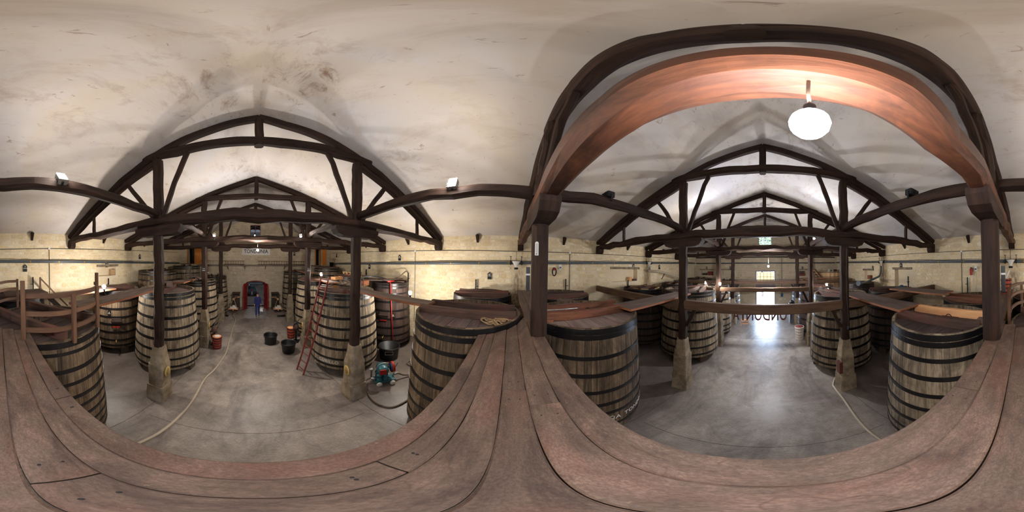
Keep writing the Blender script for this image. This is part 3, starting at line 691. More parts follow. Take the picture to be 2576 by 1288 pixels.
# ------------------------------------------------------------------ walkway the camera stands on
t = thing('walkway', 'wide walkway of worn reddish planks crossing the hall at vat-top height', 'walkway', (0, 0, 0))
ZWK = 2.97
rows = [(-.135, .06), (.063, .255), (.258, .43), (.433, .605), (.608, .725), (.728, .84)]
cuts = [[-3.1, -1.2, 2.96], [-2.9, .9, 9], [-2.76, 1.1, 9], [-2.68, -.4, 9], [-2.61, .25, 9], [-2.55, -1.05, 9]]
vat_edge = lambda y: 3.32 - math.sqrt(max(.0, 1.135 ** 2 - (y - 1.27) ** 2))
R = random.Random(11)
for (y0, y1), cs in zip(rows, cuts):
    for a, b in zip(cs[:-1], cs[1:]):
        q = MB(); n = 10; dz = R.uniform(-.004, .004); th = .05
        g = [R.uniform(-.003, .003) for _ in range(2 * n + 2)]; b0 = 0; off = R.uniform(0, 9)
        for k in range(n + 1):
            ya, yb = y0 + g[k], y1 + g[n + 1 + k]
            ba, bb = (vat_edge(ya), vat_edge(yb)) if b > 8 else (b, b)
            x, x2 = a + .004 + (ba - a - .008) * k / n, a + .004 + (bb - a - .008) * k / n
            q.v += [(x, ya, ZWK - th), (x, ya, ZWK - .006 + dz), (x, ya + .008, ZWK + dz), (x2, yb - .008, ZWK + dz), (x2, yb, ZWK - .006 + dz), (x2, yb, ZWK - th)]
        for k in range(n):
            A = k * 6
            for s in range(6):
                j = (s + 1) % 6; vv = [0, .05, .06, y1 - y0 + .04, y1 - y0 + .05, y1 - y0 + .1, y1 - y0 + .3]
                bl = min(b, 2.4); L0, L1 = (bl-a)*k/n + off, (bl-a)*(k+1)/n + off
                q.face([A + s, A + j, A + 6 + j, A + 6 + s][::-1], [(L0, vv[s]), (L0, vv[s+1]), (L1, vv[s+1]), (L1, vv[s])][::-1])
        q.face([0, 1, 2, 3, 4, 5][::-1][::-1]); q.face([n*6 + s for s in range(6)][::-1])
        pl = q.obj('plank', PLANK, t)
        h = MB()
        for xx in (a + .12, min(b, 2.3) - .12):
            for yy in (y0 + .05, y1 - .05): h.lathe([(0, .002), (.006, .0015), (.0075, -.004)], 8, c=(xx, yy, ZWK + dz))
        h.obj('nail_head', BLACK, pl, kind='stuff')
for y in (-.02, .74):
    q = MB(); q.beam((-2.6, y, 2.83), (2.5, y, 2.83), .16, .17, 8, .1, .006, 77); q.obj('bearer', TIMBER, t)
def gangway(label, pts_a, pts_b, z, boards=2, th=.05, mat=GANG, group='narrow gangway boards'):
    """pts_a / pts_b: the two ends, each (x0,y0),(x1,y1) across the width"""
    t = thing('gangway', label, 'gangway', (0, 0, z), group=group)
    (ax, ay), (bx, by) = pts_a; (cx, cy), (dx, dy) = pts_b
    for k in range(boards):
        u0, u1 = k / boards + .006, (k + 1) / boards - .006
        L = lambda p, q, u: (p[0] + (q[0]-p[0]) * u, p[1] + (q[1]-p[1]) * u)
        p = [L(pts_a[0], pts_a[1], u0), L(pts_a[0], pts_a[1], u1), L(pts_b[0], pts_b[1], u1), L(pts_b[0], pts_b[1], u0)]
        ar = sum(p[i][0]*p[(i+1) % 4][1] - p[(i+1) % 4][0]*p[i][1] for i in range(4))
        if ar < 0: p = p[::-1]
        q = MB(); b = 0; ln = math.hypot(p[0][0]-p[3][0], p[0][1]-p[3][1]); wd = math.hypot(p[0][0]-p[1][0], p[0][1]-p[1][1])
        for h in (-th, 0):
            for a in p: q.v.append((a[0], a[1], h))
        long01 = wd > ln
        uvq = [(0, 0), (wd, 0), (wd, ln), (0, ln)] if long01 else [(0, 0), (0, wd), (ln, wd), (ln, 0)]
        q.face([4, 5, 6, 7], uvq, 0); q.face([3, 2, 1, 0], uvq[::-1], 0)
        for i in range(4):
            j = (i + 1) % 4; e = math.hypot(p[i][0]-p[j][0], p[i][1]-p[j][1]); q.face([i, j, 4 + j, 4 + i], [(0, 0), (e, 0), (e, th), (0, th)], 1)
        q.obj('board', [mat, GANGEDGE], t)
    return t
gangway('two grey boards reaching from the walkway to the wall on the thermometer post side', ((2.97, -.46), (2.97, .09)), ((6.95, -.52), (6.95, .09)), 2.975, 3)
gangway('two grey boards reaching from the walkway to the wall on the railing vat side', ((-2.88, -.5), (-2.88, .03)), ((-6.95, -.5), (-6.95, -.03)), 2.975, 3)
gangway('long narrow plank from rope coil vat to the ladder vat', ((3.02, 2.15), (3.5, 2.15)), ((2.98, 5.0), (3.5, 5.0)), 3.12)
gangway('long narrow plank from the railing vat to the front vat behind a yellow plaque', ((-2.9, 1.95), (-3.5, 1.95)), ((-3.1, 4.95), (-3.75, 4.95)), 3.12)
gangway('long plank from the lettered vat to the rear vat on the thermometer side', ((2.58, -2.05), (3.28, -2.05)), ((2.6, -5.0), (3.3, -5.0)), 3.1)
gangway('long plank from the vat with the pale plank to the rear vat behind it', ((-2.6, -2.0), (-3.35, -2.0)), ((-2.72, -4.9), (-3.45, -4.9)), 3.1)
gangway('plank along the wall ending at the wall vat near the extinguisher', ((-4.9, -2.15), (-5.7, -2.15)), ((-4.9, -4.75), (-5.7, -4.75)), 3.08)
gangway('plank along the wall across the dark front wall vat, lamp side', ((-5.15, 2.4), (-5.8, 2.4)), ((-5.2, 4.9), (-5.85, 4.9)), 2.93)
gangway('plank between the ladder vat and the second front vat, thermometer side', ((3.0, 6.6), (3.5, 6.6)), ((3.0, 8.3), (3.5, 8.3)), 3.14)
gangway('plank between the two left front vats past the second post', ((-3.0, 6.7), (-3.6, 6.7)), ((-3.0, 8.1), (-3.6, 8.1)), 3.12)
gangway('plank leading to the tall far vat under the gallery', ((3.0, 9.9), (3.6, 9.9)), ((3.0, 12.9), (3.6, 12.9)), 3.34)
gangway('short plank beside the pallet by the right front wall', ((5.0, 6.9), (5.5, 6.9)), ((5.0, 8.6), (5.5, 8.6)), 3.32)
gangway('high boards beside the pale wall vat near the back door', ((-2.5, -12.1), (-2.5, -12.8)), ((-6.9, -12.1), (-6.9, -12.8)), 3.16)
# crossbeams between and beyond the posts behind the walkway
for i, z, h, lab, ends in ((-1, 2.925, .26, 'low crossbeam next behind the walkway with cut-out letters hung on its far face', 7.25), (-2, 2.95, .2, 'low crossbeam between the second rear posts', 2.6), (-3, 2.97, .22, 'low crossbeam between the last posts before the bright doorway', 6.9)):
    y = TY[i]; t = thing('crossbeam', lab, 'beam', (0, y, 0), group='low crossbeams behind the walkway')
    q = MB(); q.beam((-ends, 0, z), (ends, 0, z), .17, h, 14, .1, .008, 500 + i, upv=(0, 0, 1)); q.obj('timber', TIMBER_MID, t)
    for s, x in ((-1, XL), (1, XR)):
        q = MB(); q.beam((x - s * .14, 0, 2.28), (x - s * .42, 0, 2.84), .09, .1, 4, .15, .006, 520 + s); q.obj('knee_brace', TIMBER, t)
t = thing('gallery_crosspiece', 'dusty boards lying along the top of the farthest low crossbeam', 'board', (0, TY[-3] - .35, 3.11)); q = MB(); q.box((0, 0, 0), (4.6, .4, .05)); q.obj('board', GANG, t)
# ------------------------------------------------------------------ text helper
def text_mb(s, size, depth=.01, spread=1.0):
    cu = bpy.data.curves.new('lettering_source', 'FONT'); cu.body = s; cu.size = size; cu.extrude = depth / 2; cu.align_x = 'CENTER'; cu.align_y = 'CENTER'; cu.resolution_u = 3
    cu.offset = size * .012; cu.space_character = spread
    o = bpy.data.objects.new('lettering_source', cu); COL.objects.link(o); dg = bpy.context.evaluated_depsgraph_get(); dg.update()
    me = bpy.data.meshes.new_from_object(o.evaluated_get(dg)); bpy.data.objects.remove(o); bpy.data.curves.remove(cu)
    q = MB(); q.v = [tuple(v.co) for v in me.vertices]
    for p in me.polygons: q.face(list(p.vertices))
    bpy.data.meshes.remove(me); return q
# cut-out letters on the far face of the crossbeam, read from the back door
t = thing('letter_sign', 'cut-out wooden letters hanging below the low crossbeam, seen from behind', 'sign', (0.03, TY[-1] - .12, 2.715))
for k, ch in enumerate('TONDONIA'):
    q = text_mb(ch, .40, .03); xx = [v[0] for v in q.v]; 
    wdt = max(xx) - min(xx)
    # faces the back door, so it reads right from there and mirrored from the walkway
    q.v = [(v[0] * (.19 / max(wdt, .06)) if ch != 'I' else v[0] * .9, v[1], v[2]) for v in q.v]
    ps = [-.80, -.575, -.345, -.115, .115, .345, .535, .73][k]
    q.v = [(v[0] + ps, -v[2], v[1]) for v in q.v]
    q.obj('letter', LETBR, t)
# ------------------------------------------------------------------ vats
STAVE_CACHE = {}
def vat_r(rt, rb, zb, zt):
    def f(z):
        u = (z - zb) / (zt - zb); return rb + (rt - rb) * u + .035 * math.sin(PI * min(1, u * 1.05))
    return f
HOOPS = [(.985, .10), (.935, .085), (.84, .07), (.71, .085), (.575, .08), (.44, .085), (.30, .085), (.16, .07), (.055, .08)]
def vat(label, x, y, zt=3.0, rt=1.1, rb=1.28, zb=.34, oak=None, full=True, beam=None, lidmat=None, hatch=None, bdir=0.0, bracemat=None, nst=None, recess=.10, hoops=HOOPS, seed=0, lid=True):
    oak = oak or OAK_GREY; lidmat = lidmat or LID; bracemat = bracemat or BRACE
    t = thing('wine_vat', label, 'vat', (x, y, 0), seed * .37, group='large standing oak vats'); rnd = random.Random(1000 + seed)
    rf = vat_r(rt, rb, zb, zt); nst = nst or int(2 * PI * rb / .125); th = .05
    def stave(q, a, rn=0.0, dr=0.0):
        ha = PI / nst * .985; zs = [zb + (zt-zb) * u for u in (0, .12, .3, .5, .7, .86, .94, 1)]; b0 = len(q.v)
        for z in zs:
            r = rf(z) + dr
            for (rr, aa) in ((r - th, -ha), (r - .004, -ha), (r, -ha * .86), (r, ha * .86), (r - .004, ha), (r - th, ha)):
                q.v.append((rr * math.cos(a + aa), rr * math.sin(a + aa), z))
        vv = [0, .05, .06, .17, .18, .23, .3]
        for k in range(7):
            A = b0 + k * 6
            for s in range(6):
                j = (s + 1) % 6
                q.face([A + s, A + j, A + 6 + j, A + 6 + s], [(zs[k], vv[s]), (zs[k], vv[s+1]), (zs[k+1], vv[s+1]), (zs[k+1], vv[s])], 0, False, rn)
        q.face([b0 + s for s in range(5, -1, -1)], None, 0, False, rn); q.face([b0 + 42 + s for s in range(6)], None, 0, False, rn)
    if full:
        key = (round(rt, 3), round(rb, 3), zb, zt, oak.name, nst)
        if key not in STAVE_CACHE:
            STAVE_CACHE[key] = []
            q = MB(); stave(q, 0.0); STAVE_CACHE[key].append(q.mesh('stave', oak))
        for k in range(nst):
            a = 2 * PI * k / nst; d = rnd.uniform(-.005, .003)
            link('stave', STAVE_CACHE[key][0], t, (d * math.cos(a), d * math.sin(a), 0), a)
    else:
        q = MB()
        for k in range(nst): stave(q, 2 * PI * k / nst, rnd.random() * .98 + .01, rnd.uniform(-.005, .003))
        q.obj('staves', oak, t, kind='stuff')
    for (u, wd) in hoops:
        z = zb + (zt - zb) * u + rnd.uniform(-.015, .015); q = MB()
        if u > .98: z = zt - .06
        r0, r1 = rf(z - wd/2), rf(z + wd/2)
        q.lathe([(r0 - .004, z - wd/2), (r0 + .009, z - wd/2), (r1 + .009, z + wd/2), (r1 - .004, z + wd/2)], 72, closed=True, sm=False); q.obj('hoop', IRON, t)
    if lid:
        zl = zt - recess; rl = rf(zl) - th + .005; nb = max(6, int(2 * rl / (.17 if full else .2))); 
        jb = MB()
        for k in range(nb):
            a, b = -rl + 2 * rl * k / nb + .003, -rl + 2 * rl * (k + 1) / nb - .003; poly = []
            lim = lambda xx: math.sqrt(max(0, rl * rl - xx * xx))
            xs = [a + (b - a) * i / 4 for i in range(5)]
            poly = [(xx, -lim(xx)) for xx in xs] + [(xx, lim(xx)) for xx in xs[::-1]]
            P2 = []
            for p in poly:
                if not P2 or math.hypot(p[0]-P2[-1][0], p[1]-P2[-1][1]) > 1e-4: P2.append(p)
            if math.hypot(P2[0][0]-P2[-1][0], P2[0][1]-P2[-1][1]) < 1e-4: P2.pop()
            if len(P2) < 3: continue
            q = MB() if full else jb
            ca, sa = math.cos(bdir), math.sin(bdir); dz = rnd.uniform(-.004, .004)
            # boards run across the two braces
            q.prism(P2, zl - .04, zl + dz, rn=0 if full else rnd.random() * .9 + .05, f=lambda aa, bb, h: (bb * ca - aa * sa, bb * sa + aa * ca, h))
            for n_ in range(len(q.uv)): q.uv[n_] = [(v_, u_) for u_, v_ in q.uv[n_]] if full else q.uv[n_]
            if full: q.obj('lid_board', lidmat, t)
        if not full: jb.obj('lid_boards', lidmat, t, kind='stuff')
        for n_, off in enumerate((-.27, .27) if beam is None else beam):
            L = math.sqrt(max(.1, (rl - .02) ** 2 - off * off)) ; ca, sa = math.cos(bdir + PI/2), math.sin(bdir + PI/2)
            px, py = -sa * off, ca * off
            bm_ = bracemat[n_] if isinstance(bracemat, (list, tuple)) else bracemat
            q = MB(); q.beam((px - ca * L, py - sa * L, zl + .085), (px + ca * L, py + sa * L, zl + .085), .11, .17, 7, .08, .006, seed * 5 + n_); q.obj('brace', bm_, t)
        if hatch:
            hx, hy = hatch; q = MB()
            q.box((hx, hy, zl + .02), (.34, .34, .035), Matrix.Rotation(bdir, 3, 'Z')); ht = q.obj('hatch', lidmat, t)
            for s in (-1, 1):
                q = MB(); q.tube([(hx + s * .09, hy - .07 + .14 * (.5 - .5 * math.cos(PI * k / 8)), zl + .035 + .075 * math.sin(PI * k / 8)) for k in range(9)], .009, 6); q.obj('handle', BLACK, ht)
    # stone blocks under the vat
    for k in range(4):
        a = PI / 4 + PI / 2 * k; q = MB(); q.box((math.cos(a) * rb * .74, math.sin(a) * rb * .74, zb / 2), (.42, .34, zb - .005), Matrix.Rotation(a, 3, 'Z')); q.obj('support_block', DARKSTONE, t)
    q = MB(); q.lathe([(0, zb + .02), (rb - .05, zb + .02), (rb - .05, zb + .06), (0, zb + .06)], 32); q.obj('floor_boards', OAK_DARK, t)
    for o in t.children: o.rotation_euler.z -= 0
    return t
def derot(t):   # keep lid directions in world axes
    return t
def V(label, x, y, bdir, **kw):
    sd = kw.get('seed', 0); return vat(label, x, y, bdir=bdir - sd * .37, **kw)
H = PI / 2
vA = V('vat with a coil of tan rope on its lid, beside the walkway', 3.32, 1.27, 0, seed=1, rt=1.1, rb=1.24, zt=3.05, zb=.3, oak=OAK_BROWN, lidmat=LID, beam=(-.27, .27), bracemat=BRACE, recess=.09)
vB = V('vat with white lettering round its foot, beside the thermometer post', 3.36, -1.32, 0, seed=2, rt=1.2, rb=1.27, oak=OAK_BROWN, lidmat=LID_PALE, beam=(-.3, .3), bracemat=BRACE_OR, hatch=None, recess=.07, hoops=[(.985, .10), (.935, .085), (.80, .07), (.66, .085), (.51, .08), (.37, .085), (.25, .08), (.085, .08)])
vC = V('vat whose lid carries one bright new pine plank and an iron-handled hatch', -3.02, -1.22, 0, seed=3, rt=1.0, rb=1.12, zt=3.0, zb=.3, oak=OAK_GREY, lidmat=LID_DARK, beam=(-.3, .3), bracemat=[BRACE, BRACE_NEW], recess=.09)
vD = V('vat with a curved wooden railing standing on its rim', -3.25, 1.25, -1.05, seed=4, rt=1.1, rb=1.24, zt=2.9, zb=.3, oak=OAK_BROWN, lidmat=LID_DARK, beam=(-.46, .46), bracemat=BRACE, recess=.03, hoops=[(.985, .09), (.925, .05), (.80, .07), (.70, .06), (.59, .07), (.49, .06), (.38, .07), (.27, .06), (.16, .07), (.06, .08)])
vE = V('vat with a red ladder leaning on it and a straw bundle on top', 3.3, 5.82, .5, seed=5, rt=1.12, rb=1.3, oak=OAK_GREY, lidmat=LID_DARK, beam=(.1, .5))
vF = V('grey vat in front of the left stone pedestal with a yellow plaque, next to walkway', -3.3, 5.8, .2, seed=6, rt=1.05, rb=1.26, oak=OAK_GREY, lidmat=LID, beam=(-.1, .4))
vG = V('pale vat behind the ladder vat, third from the walkway on that side', 3.35, 9.2, .3, seed=7, rt=.98, rb=1.14, zt=3.0, oak=OAK_GREY, lidmat=LID_DARK)
vH = V('pale vat with wires rising from its lid, behind the left front pedestal', -3.12, 8.85, .3, seed=8, rt=.95, rb=1.1, zt=3.0, oak=OAK_GREY, lidmat=LID)
vI = V('vat behind the rear pedestal on the thermometer side, with a bright rim', 3.4, -6.5, .2, seed=9, rt=1.17, rb=1.34, zt=3.05, oak=OAK_GREY, lidmat=LID_DARK, beam=(.2, .6))
vJ = V('vat behind the rear pedestal with a red box, plank ending over it', -3.03, -5.7, .2, seed=10, rt=1.06, rb=1.26, zt=3.0, oak=OAK_GREY, lidmat=LID, beam=(-.5, -.1))
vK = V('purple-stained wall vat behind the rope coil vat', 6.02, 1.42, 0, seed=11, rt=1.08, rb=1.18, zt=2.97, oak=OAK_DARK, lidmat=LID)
vL = V('wall vat behind the lettered vat with two red braces', 6.05, -1.5, 0, seed=12, rt=1.17, rb=1.2, zt=2.96, oak=OAK_BROWN, lidmat=LID_PALE, beam=(-.05, .45), bracemat=BRACE)
vM = V('wall vat below the fire extinguisher with orange-edged braces', -5.5, -1.25, 0, seed=13, rt=1.07, rb=1.2, zt=2.92, oak=OAK_BROWN, lidmat=LID_DARK, beam=(-.45, .1), bracemat=BRACE_OR)
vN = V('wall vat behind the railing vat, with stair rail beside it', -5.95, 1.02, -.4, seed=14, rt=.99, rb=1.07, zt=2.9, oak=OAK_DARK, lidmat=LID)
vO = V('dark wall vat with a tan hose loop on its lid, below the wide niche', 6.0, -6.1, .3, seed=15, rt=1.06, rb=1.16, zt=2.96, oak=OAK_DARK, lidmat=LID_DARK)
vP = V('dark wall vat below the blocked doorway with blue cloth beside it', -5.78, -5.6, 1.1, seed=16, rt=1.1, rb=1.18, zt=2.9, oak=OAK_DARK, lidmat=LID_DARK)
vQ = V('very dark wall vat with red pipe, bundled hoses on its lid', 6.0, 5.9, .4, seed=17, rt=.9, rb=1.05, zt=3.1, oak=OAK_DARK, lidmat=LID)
vR = V('dark wall vat below the shallow niche, partly behind the glaring lamp', -5.98, 5.6, 0, seed=18, rt=1.05, rb=1.15, zt=2.8, oak=OAK_BROWN, lidmat=LID)
F = dict(full=False)
vS = V('taller wall vat between left front posts, brown staves', -5.75, 8.75, .3, seed=19, rt=1.15, rb=1.28, zt=3.46, oak=OAK_BROWN, **F)
vT = V('tallest grey vat by the left gallery door', -5.6, 12.85, .3, seed=20, rt=1.12, rb=1.26, zt=3.6, oak=OAK_GREY, **F)
vU = V('wall vat behind the pallet, right front', 5.8, 9.1, .3, seed=21, rt=1.1, rb=1.25, zt=3.15, oak=OAK_GREY, **F)
vW = V('grey vat by the right gallery door with two thick braces', 5.65, 12.3, .9, seed=22, rt=1.02, rb=1.16, zt=3.5, oak=OAK_GREY, **F)
vX = V('tall far vat standing right of the red door', 3.28, 13.3, .2, seed=23, rt=.98, rb=1.1, zt=3.22, oak=OAK_GREY, **F)
vY = V('far vat standing left of the red door', -3.15, 12.7, .2, seed=24, rt=.92, rb=1.05, zt=2.9, oak=OAK_GREY, **F)
vZ = V('pale vat behind the second rear post on the thermometer side', 3.2, -9.35, .2, seed=25, rt=1.0, rb=1.15, zt=3.0, oak=OAK_GREY, **F)
va = V('far vat nearest the bright doorway on the thermometer side', 3.2, -12.9, .2, seed=26, rt=1.0, rb=1.14, zt=3.0, oak=OAK_GREY, **F)
vb = V('wall vat with reddish planks by the back corner niche, thermometer side', 5.7, -9.1, .2, seed=27, rt=1.05, rb=1.2, zt=3.0, oak=OAK_BROWN, **F)
vc = V('corner vat under the two back wall niches', 5.7, -12.9, .2, seed=28, rt=1.15, rb=1.28, zt=3.1, oak=OAK_BROWN, **F)
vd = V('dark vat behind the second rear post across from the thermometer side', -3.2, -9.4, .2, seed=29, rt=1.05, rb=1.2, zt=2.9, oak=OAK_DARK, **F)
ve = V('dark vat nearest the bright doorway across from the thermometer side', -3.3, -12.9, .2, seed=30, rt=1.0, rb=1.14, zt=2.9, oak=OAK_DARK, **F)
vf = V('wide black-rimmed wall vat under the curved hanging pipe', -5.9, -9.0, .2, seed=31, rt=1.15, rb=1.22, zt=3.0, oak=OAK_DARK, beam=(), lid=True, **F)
vg = V('tall pale new vat in the back corner with crates on its rim', -5.7, -13.4, .2, seed=32, rt=1.1, rb=1.2, zt=3.62, oak=OAK_PALE, beam=(), hoops=[(.985, .05), (.88, .03), (.74, .03), (.6, .03), (.45, .03), (.3, .03), (.1, .04)], **F)
# lettering on the feet and small slate plaques on the vats
def vat_text(t, s, z, size, a_mid, rt, rb, zb, zt, mat, off=.012, name='lettering'):
    q = text_mb(s, size, .004, 1.1); rf = vat_r(rt, rb, zb, zt); sl = (rb - rt) / (zt - zb)
    base = t.rotation_euler.z
    q.v = [((rf(z + v[1]) + off + v[2]) * math.cos(a_mid - base + v[0] / rf(z)), (rf(z + v[1]) + off + v[2]) * math.sin(a_mid - base + v[0] / rf(z)), z + v[1]) for v in q.v]
    o = q.obj(name, mat, t); o['label'] = 'white painted lettering'; return o
vat_text(vB, 'VIÑA', .80, .17, -3.24, 1.2, 1.27, .34, 3.0, WHITEINK)
vat_text(vB, 'TONDONIA', .80, .17, -2.62, 1.2, 1.27, .34, 3.0, WHITEINK)
vat_text(vE, 'CUBILLO', .62, .17, 3.75, 1.12, 1.3, .34, 3.0, WHITEINK)
def slate(t, z, a, rt, rb, zb, zt, s, num, z2=None):
    rf = vat_r(rt, rb, zb, zt); base = t.rotation_euler.z; r = rf(z)
    q = MB(); q.prism([(-.07, -.12), (.07, -.12), (.07, .06), (0, .13), (-.07, .06)], .0, .016); 
    Rm = Matrix.Rotation(a - base, 3, 'Z')
    def place(q, d=0): q.v = [tuple(Rm @ Vector((r + .012 + d + v[2], v[0], z + v[1]))) for v in q.v]
    place(q); o = q.obj('number_slate', BLACK, t)
    q = text_mb(num, .07, .003); place(q, .017); q.obj('numerals', WHITEINK, o)
    q = MB(); q.box((0, -.05, .0), (.11, .012, .003)); place(q, .017); q.obj('chalk_line', WHITEINK, o)
slate(vF, 1.0, -1.35, 1.05, 1.26, .34, 3.0, 0, '9')
slate(vR, 1.95, -1.0, 1.05, 1.2, .34, 2.8, 0, '8')
slate(vQ, 1.75, -2.25, .9, 1.05, .34, 3.1, 0, '46')
slate(vE, 1.15, -1.1, 1.12, 1.3, .34, 3.0, 0, '7')
for t, z, a, rt, rb, zb, zt in ((vR, 1.6, -.75, 1.05, 1.2, .34, 2.8), (vQ, 1.75, -2.65, .9, 1.05, .34, 3.1)):
    rf = vat_r(rt, rb, zb, zt); base = t.rotation_euler.z; Rm = Matrix.Rotation(a - base, 3, 'Z'); q = MB(); q.box((0, 0, 0), (.05, .38, .22)); q.box((.04, 0, .0), (.05, .46, .05)); q.box((.03, 0, -.25), (.04, .3, .025), None, 1)
    q.v = [tuple(Rm @ Vector((rf(z) + .01 + v[0], v[1], z + v[2]))) for v in q.v]; q.obj('small_door', [OAK_DARK, REDP], t)
    q = MB(); q.tube([(rf(.75) + .0, 0, .75), (rf(.75) + .14, 0, .75), (rf(.75) + .16, 0, .69)], .025, 8); q.v = [tuple(Rm @ Vector(v)) for v in q.v]; q.obj('tap', BRASS, t)
# ---- railing on the railing vat (parts of that vat's platform: built as one railing thing each)
def arc_rail(label, cx, cy, r, angs, zs, posts, zb, over=None):
    t = None
    Mi = (Matrix.Translation(vD.location) @ Matrix.Rotation(vD.rotation_euler.z, 4, 'Z')).inverted()
    def att(o):
        o.parent = vD; o.matrix_parent_inverse = Mi; o.location = (cx, cy, 0); return o
    for z in zs:
        q = MB(); n = 18
        pts = [(r * math.cos(angs[0] + (angs[1]-angs[0]) * k / n), r * math.sin(angs[0] + (angs[1]-angs[0]) * k / n), z + .004 * math.sin(k)) for k in range(n + 1)]
        b0 = len(q.v)
        for k, p in enumerate(pts):
            a = angs[0] + (angs[1]-angs[0]) * k / n; cr, sr = math.cos(a), math.sin(a)
            for (dr, dz) in ((-.018, -.03), (.018, -.03), (.018, .03), (-.018, .03)): q.v.append((p[0] + cr * dr, p[1] + sr * dr, p[2] + dz))
        for k in range(n):
            for s in range(4):
                j = (s + 1) % 4; q.face([k*4 + s, k*4 + j, k*4 + 4 + j, k*4 + 4 + s], [(k*.1, s*.05), (k*.1, s*.05+.05), (k*.1+.1, s*.05+.05), (k*.1+.1, s*.05)])
        q.face([0, 1, 2, 3]); q.face([n*4 + s for s in (3, 2, 1, 0)]); att(q.obj('rail', RAIL))
    for (a, z0, z1) in posts:
        q = MB(); q.beam(((r + .03) * math.cos(a), (r + .03) * math.sin(a), z0), ((r + .03) * math.cos(a), (r + .03) * math.sin(a), z1), .06, .06, 3, .1, .003, int(a * 100)); att(q.obj('rail_post', RAIL))
    return t
aa = lambda x, y: math.atan2(y - 1.25, x + 3.25)
arc_rail('curved three-rail wooden railing on the rim nearest the front hall', -3.25, 1.25, 1.10, (aa(-2.33, .75), aa(-2.95, 2.35)), (3.10, 3.33, 3.57), [(aa(-2.33, .75), 2.90, 3.77), (aa(-2.14, 1.40), 2.86, 3.58), (aa(-2.42, 1.95), 2.9, 3.60), (aa(-2.9, 2.32), 2.9, 3.78)], 2.9)
arc_rail('curved wooden railing on the rim farther from the front hall, red tub beyond', -3.25, 1.25, 1.10, (aa(-3.15, .12) , aa(-4.4, .85)), (3.14, 3.38, 3.56), [(aa(-3.15, .12), 2.88, 3.58), (aa(-4.0, .3), 2.9, 3.56), (aa(-4.4, .85), 2.9, 3.6)], 2.9)
#PART3
# ------------------------------------------------------------------ wine pipes, conduits and fittings on the walls
def zpipe(y): return 4.06 - .0215 * (y - 1)
def wallpipe(label, s, y0, y1):
    t = thing('wine_pipe', label, 'pipe', (s * (WX - .13), 0, 0), group='long grey pipes on the side walls')
    q = MB(); n = 12; q.tube([(0, y0 + (y1-y0) * k / n, zpipe(y0 + (y1-y0) * k / n)) for k in range(n + 1)], .06, 12); q.obj('pipe', GREYPIPE, t)
    y = y0 + .6
    while y < y1:
        q = MB(); q.tube([(0, y - .02, zpipe(y)), (0, y + .02, zpipe(y))], .068, 12, cap=False); q.box((s * .065, y, zpipe(y)), (.11, .03, .03)); q.obj('clip', BRASS, t); y += 1.35
    return t
wallpipe('long grey pipe along the wall on the thermometer post side', 1, YB + .2, YF - .2)
wallpipe('long grey pipe along the wall on the railing vat side', -1, YB + .2, YF - .2)
for z, r, lb in ((4.38, .055, 'lower'), (4.92, .05, 'upper')):
    t = thing('wine_pipe', 'dark pipe across the back wall above the doorway, %s of two' % lb, 'pipe', (0, YB + .14, z)); q = MB(); q.tube([(-7.0, 0, 0), (7.0, 0, 0)], r, 10); q.obj('pipe', BLACK if z > 4.5 else GREYPIPE, t)
    for x in (-5, -2.5, 0, 2.5, 5):
        q = MB(); q.box((x, -.06, 0), (.03, .14, .04)); q.obj('clip', BLACK, t)
def conduit(label, pts, r=.012):
    t = thing('cable_conduit', label, 'conduit', (0, 0, 0)); q = MB(); q.tube(pts, r, 6); q.obj('tube', BLACK, t); return t
for s, nm in ((1, 'thermometer post side'), (-1, 'railing vat side')):
    X = s * (WX - .035)
    t = conduit('thin black cable run high along the wall, %s' % nm, [(X, YF - .2, 4.74), (X, 7, 4.62), (X, 5.3, 4.6), (X, 0, 4.57), (X, -6, 4.63), (X, YB + .2, 4.72)])
    q = MB(); q.tube([(X, y, zpipe(y) + .09 + .015 * math.sin(y * 2.3)) for y in [YF - .3 - k * .6 for k in range(50)]], .009, 5); q.obj('second_cable', BLACK, t)
    for y, zb in ((5.25 if s > 0 else 2.72, .9), (-2.42, 2.4)):
        q = MB(); q.tube([(X, y, 4.58), (X, y, zb)], .013, 6); q.obj('drop', BLACK, t)
        q = MB(); q.box((X, y, 4.59), (.05, .09, .09)); q.obj('junction_box', WHITEP, t)
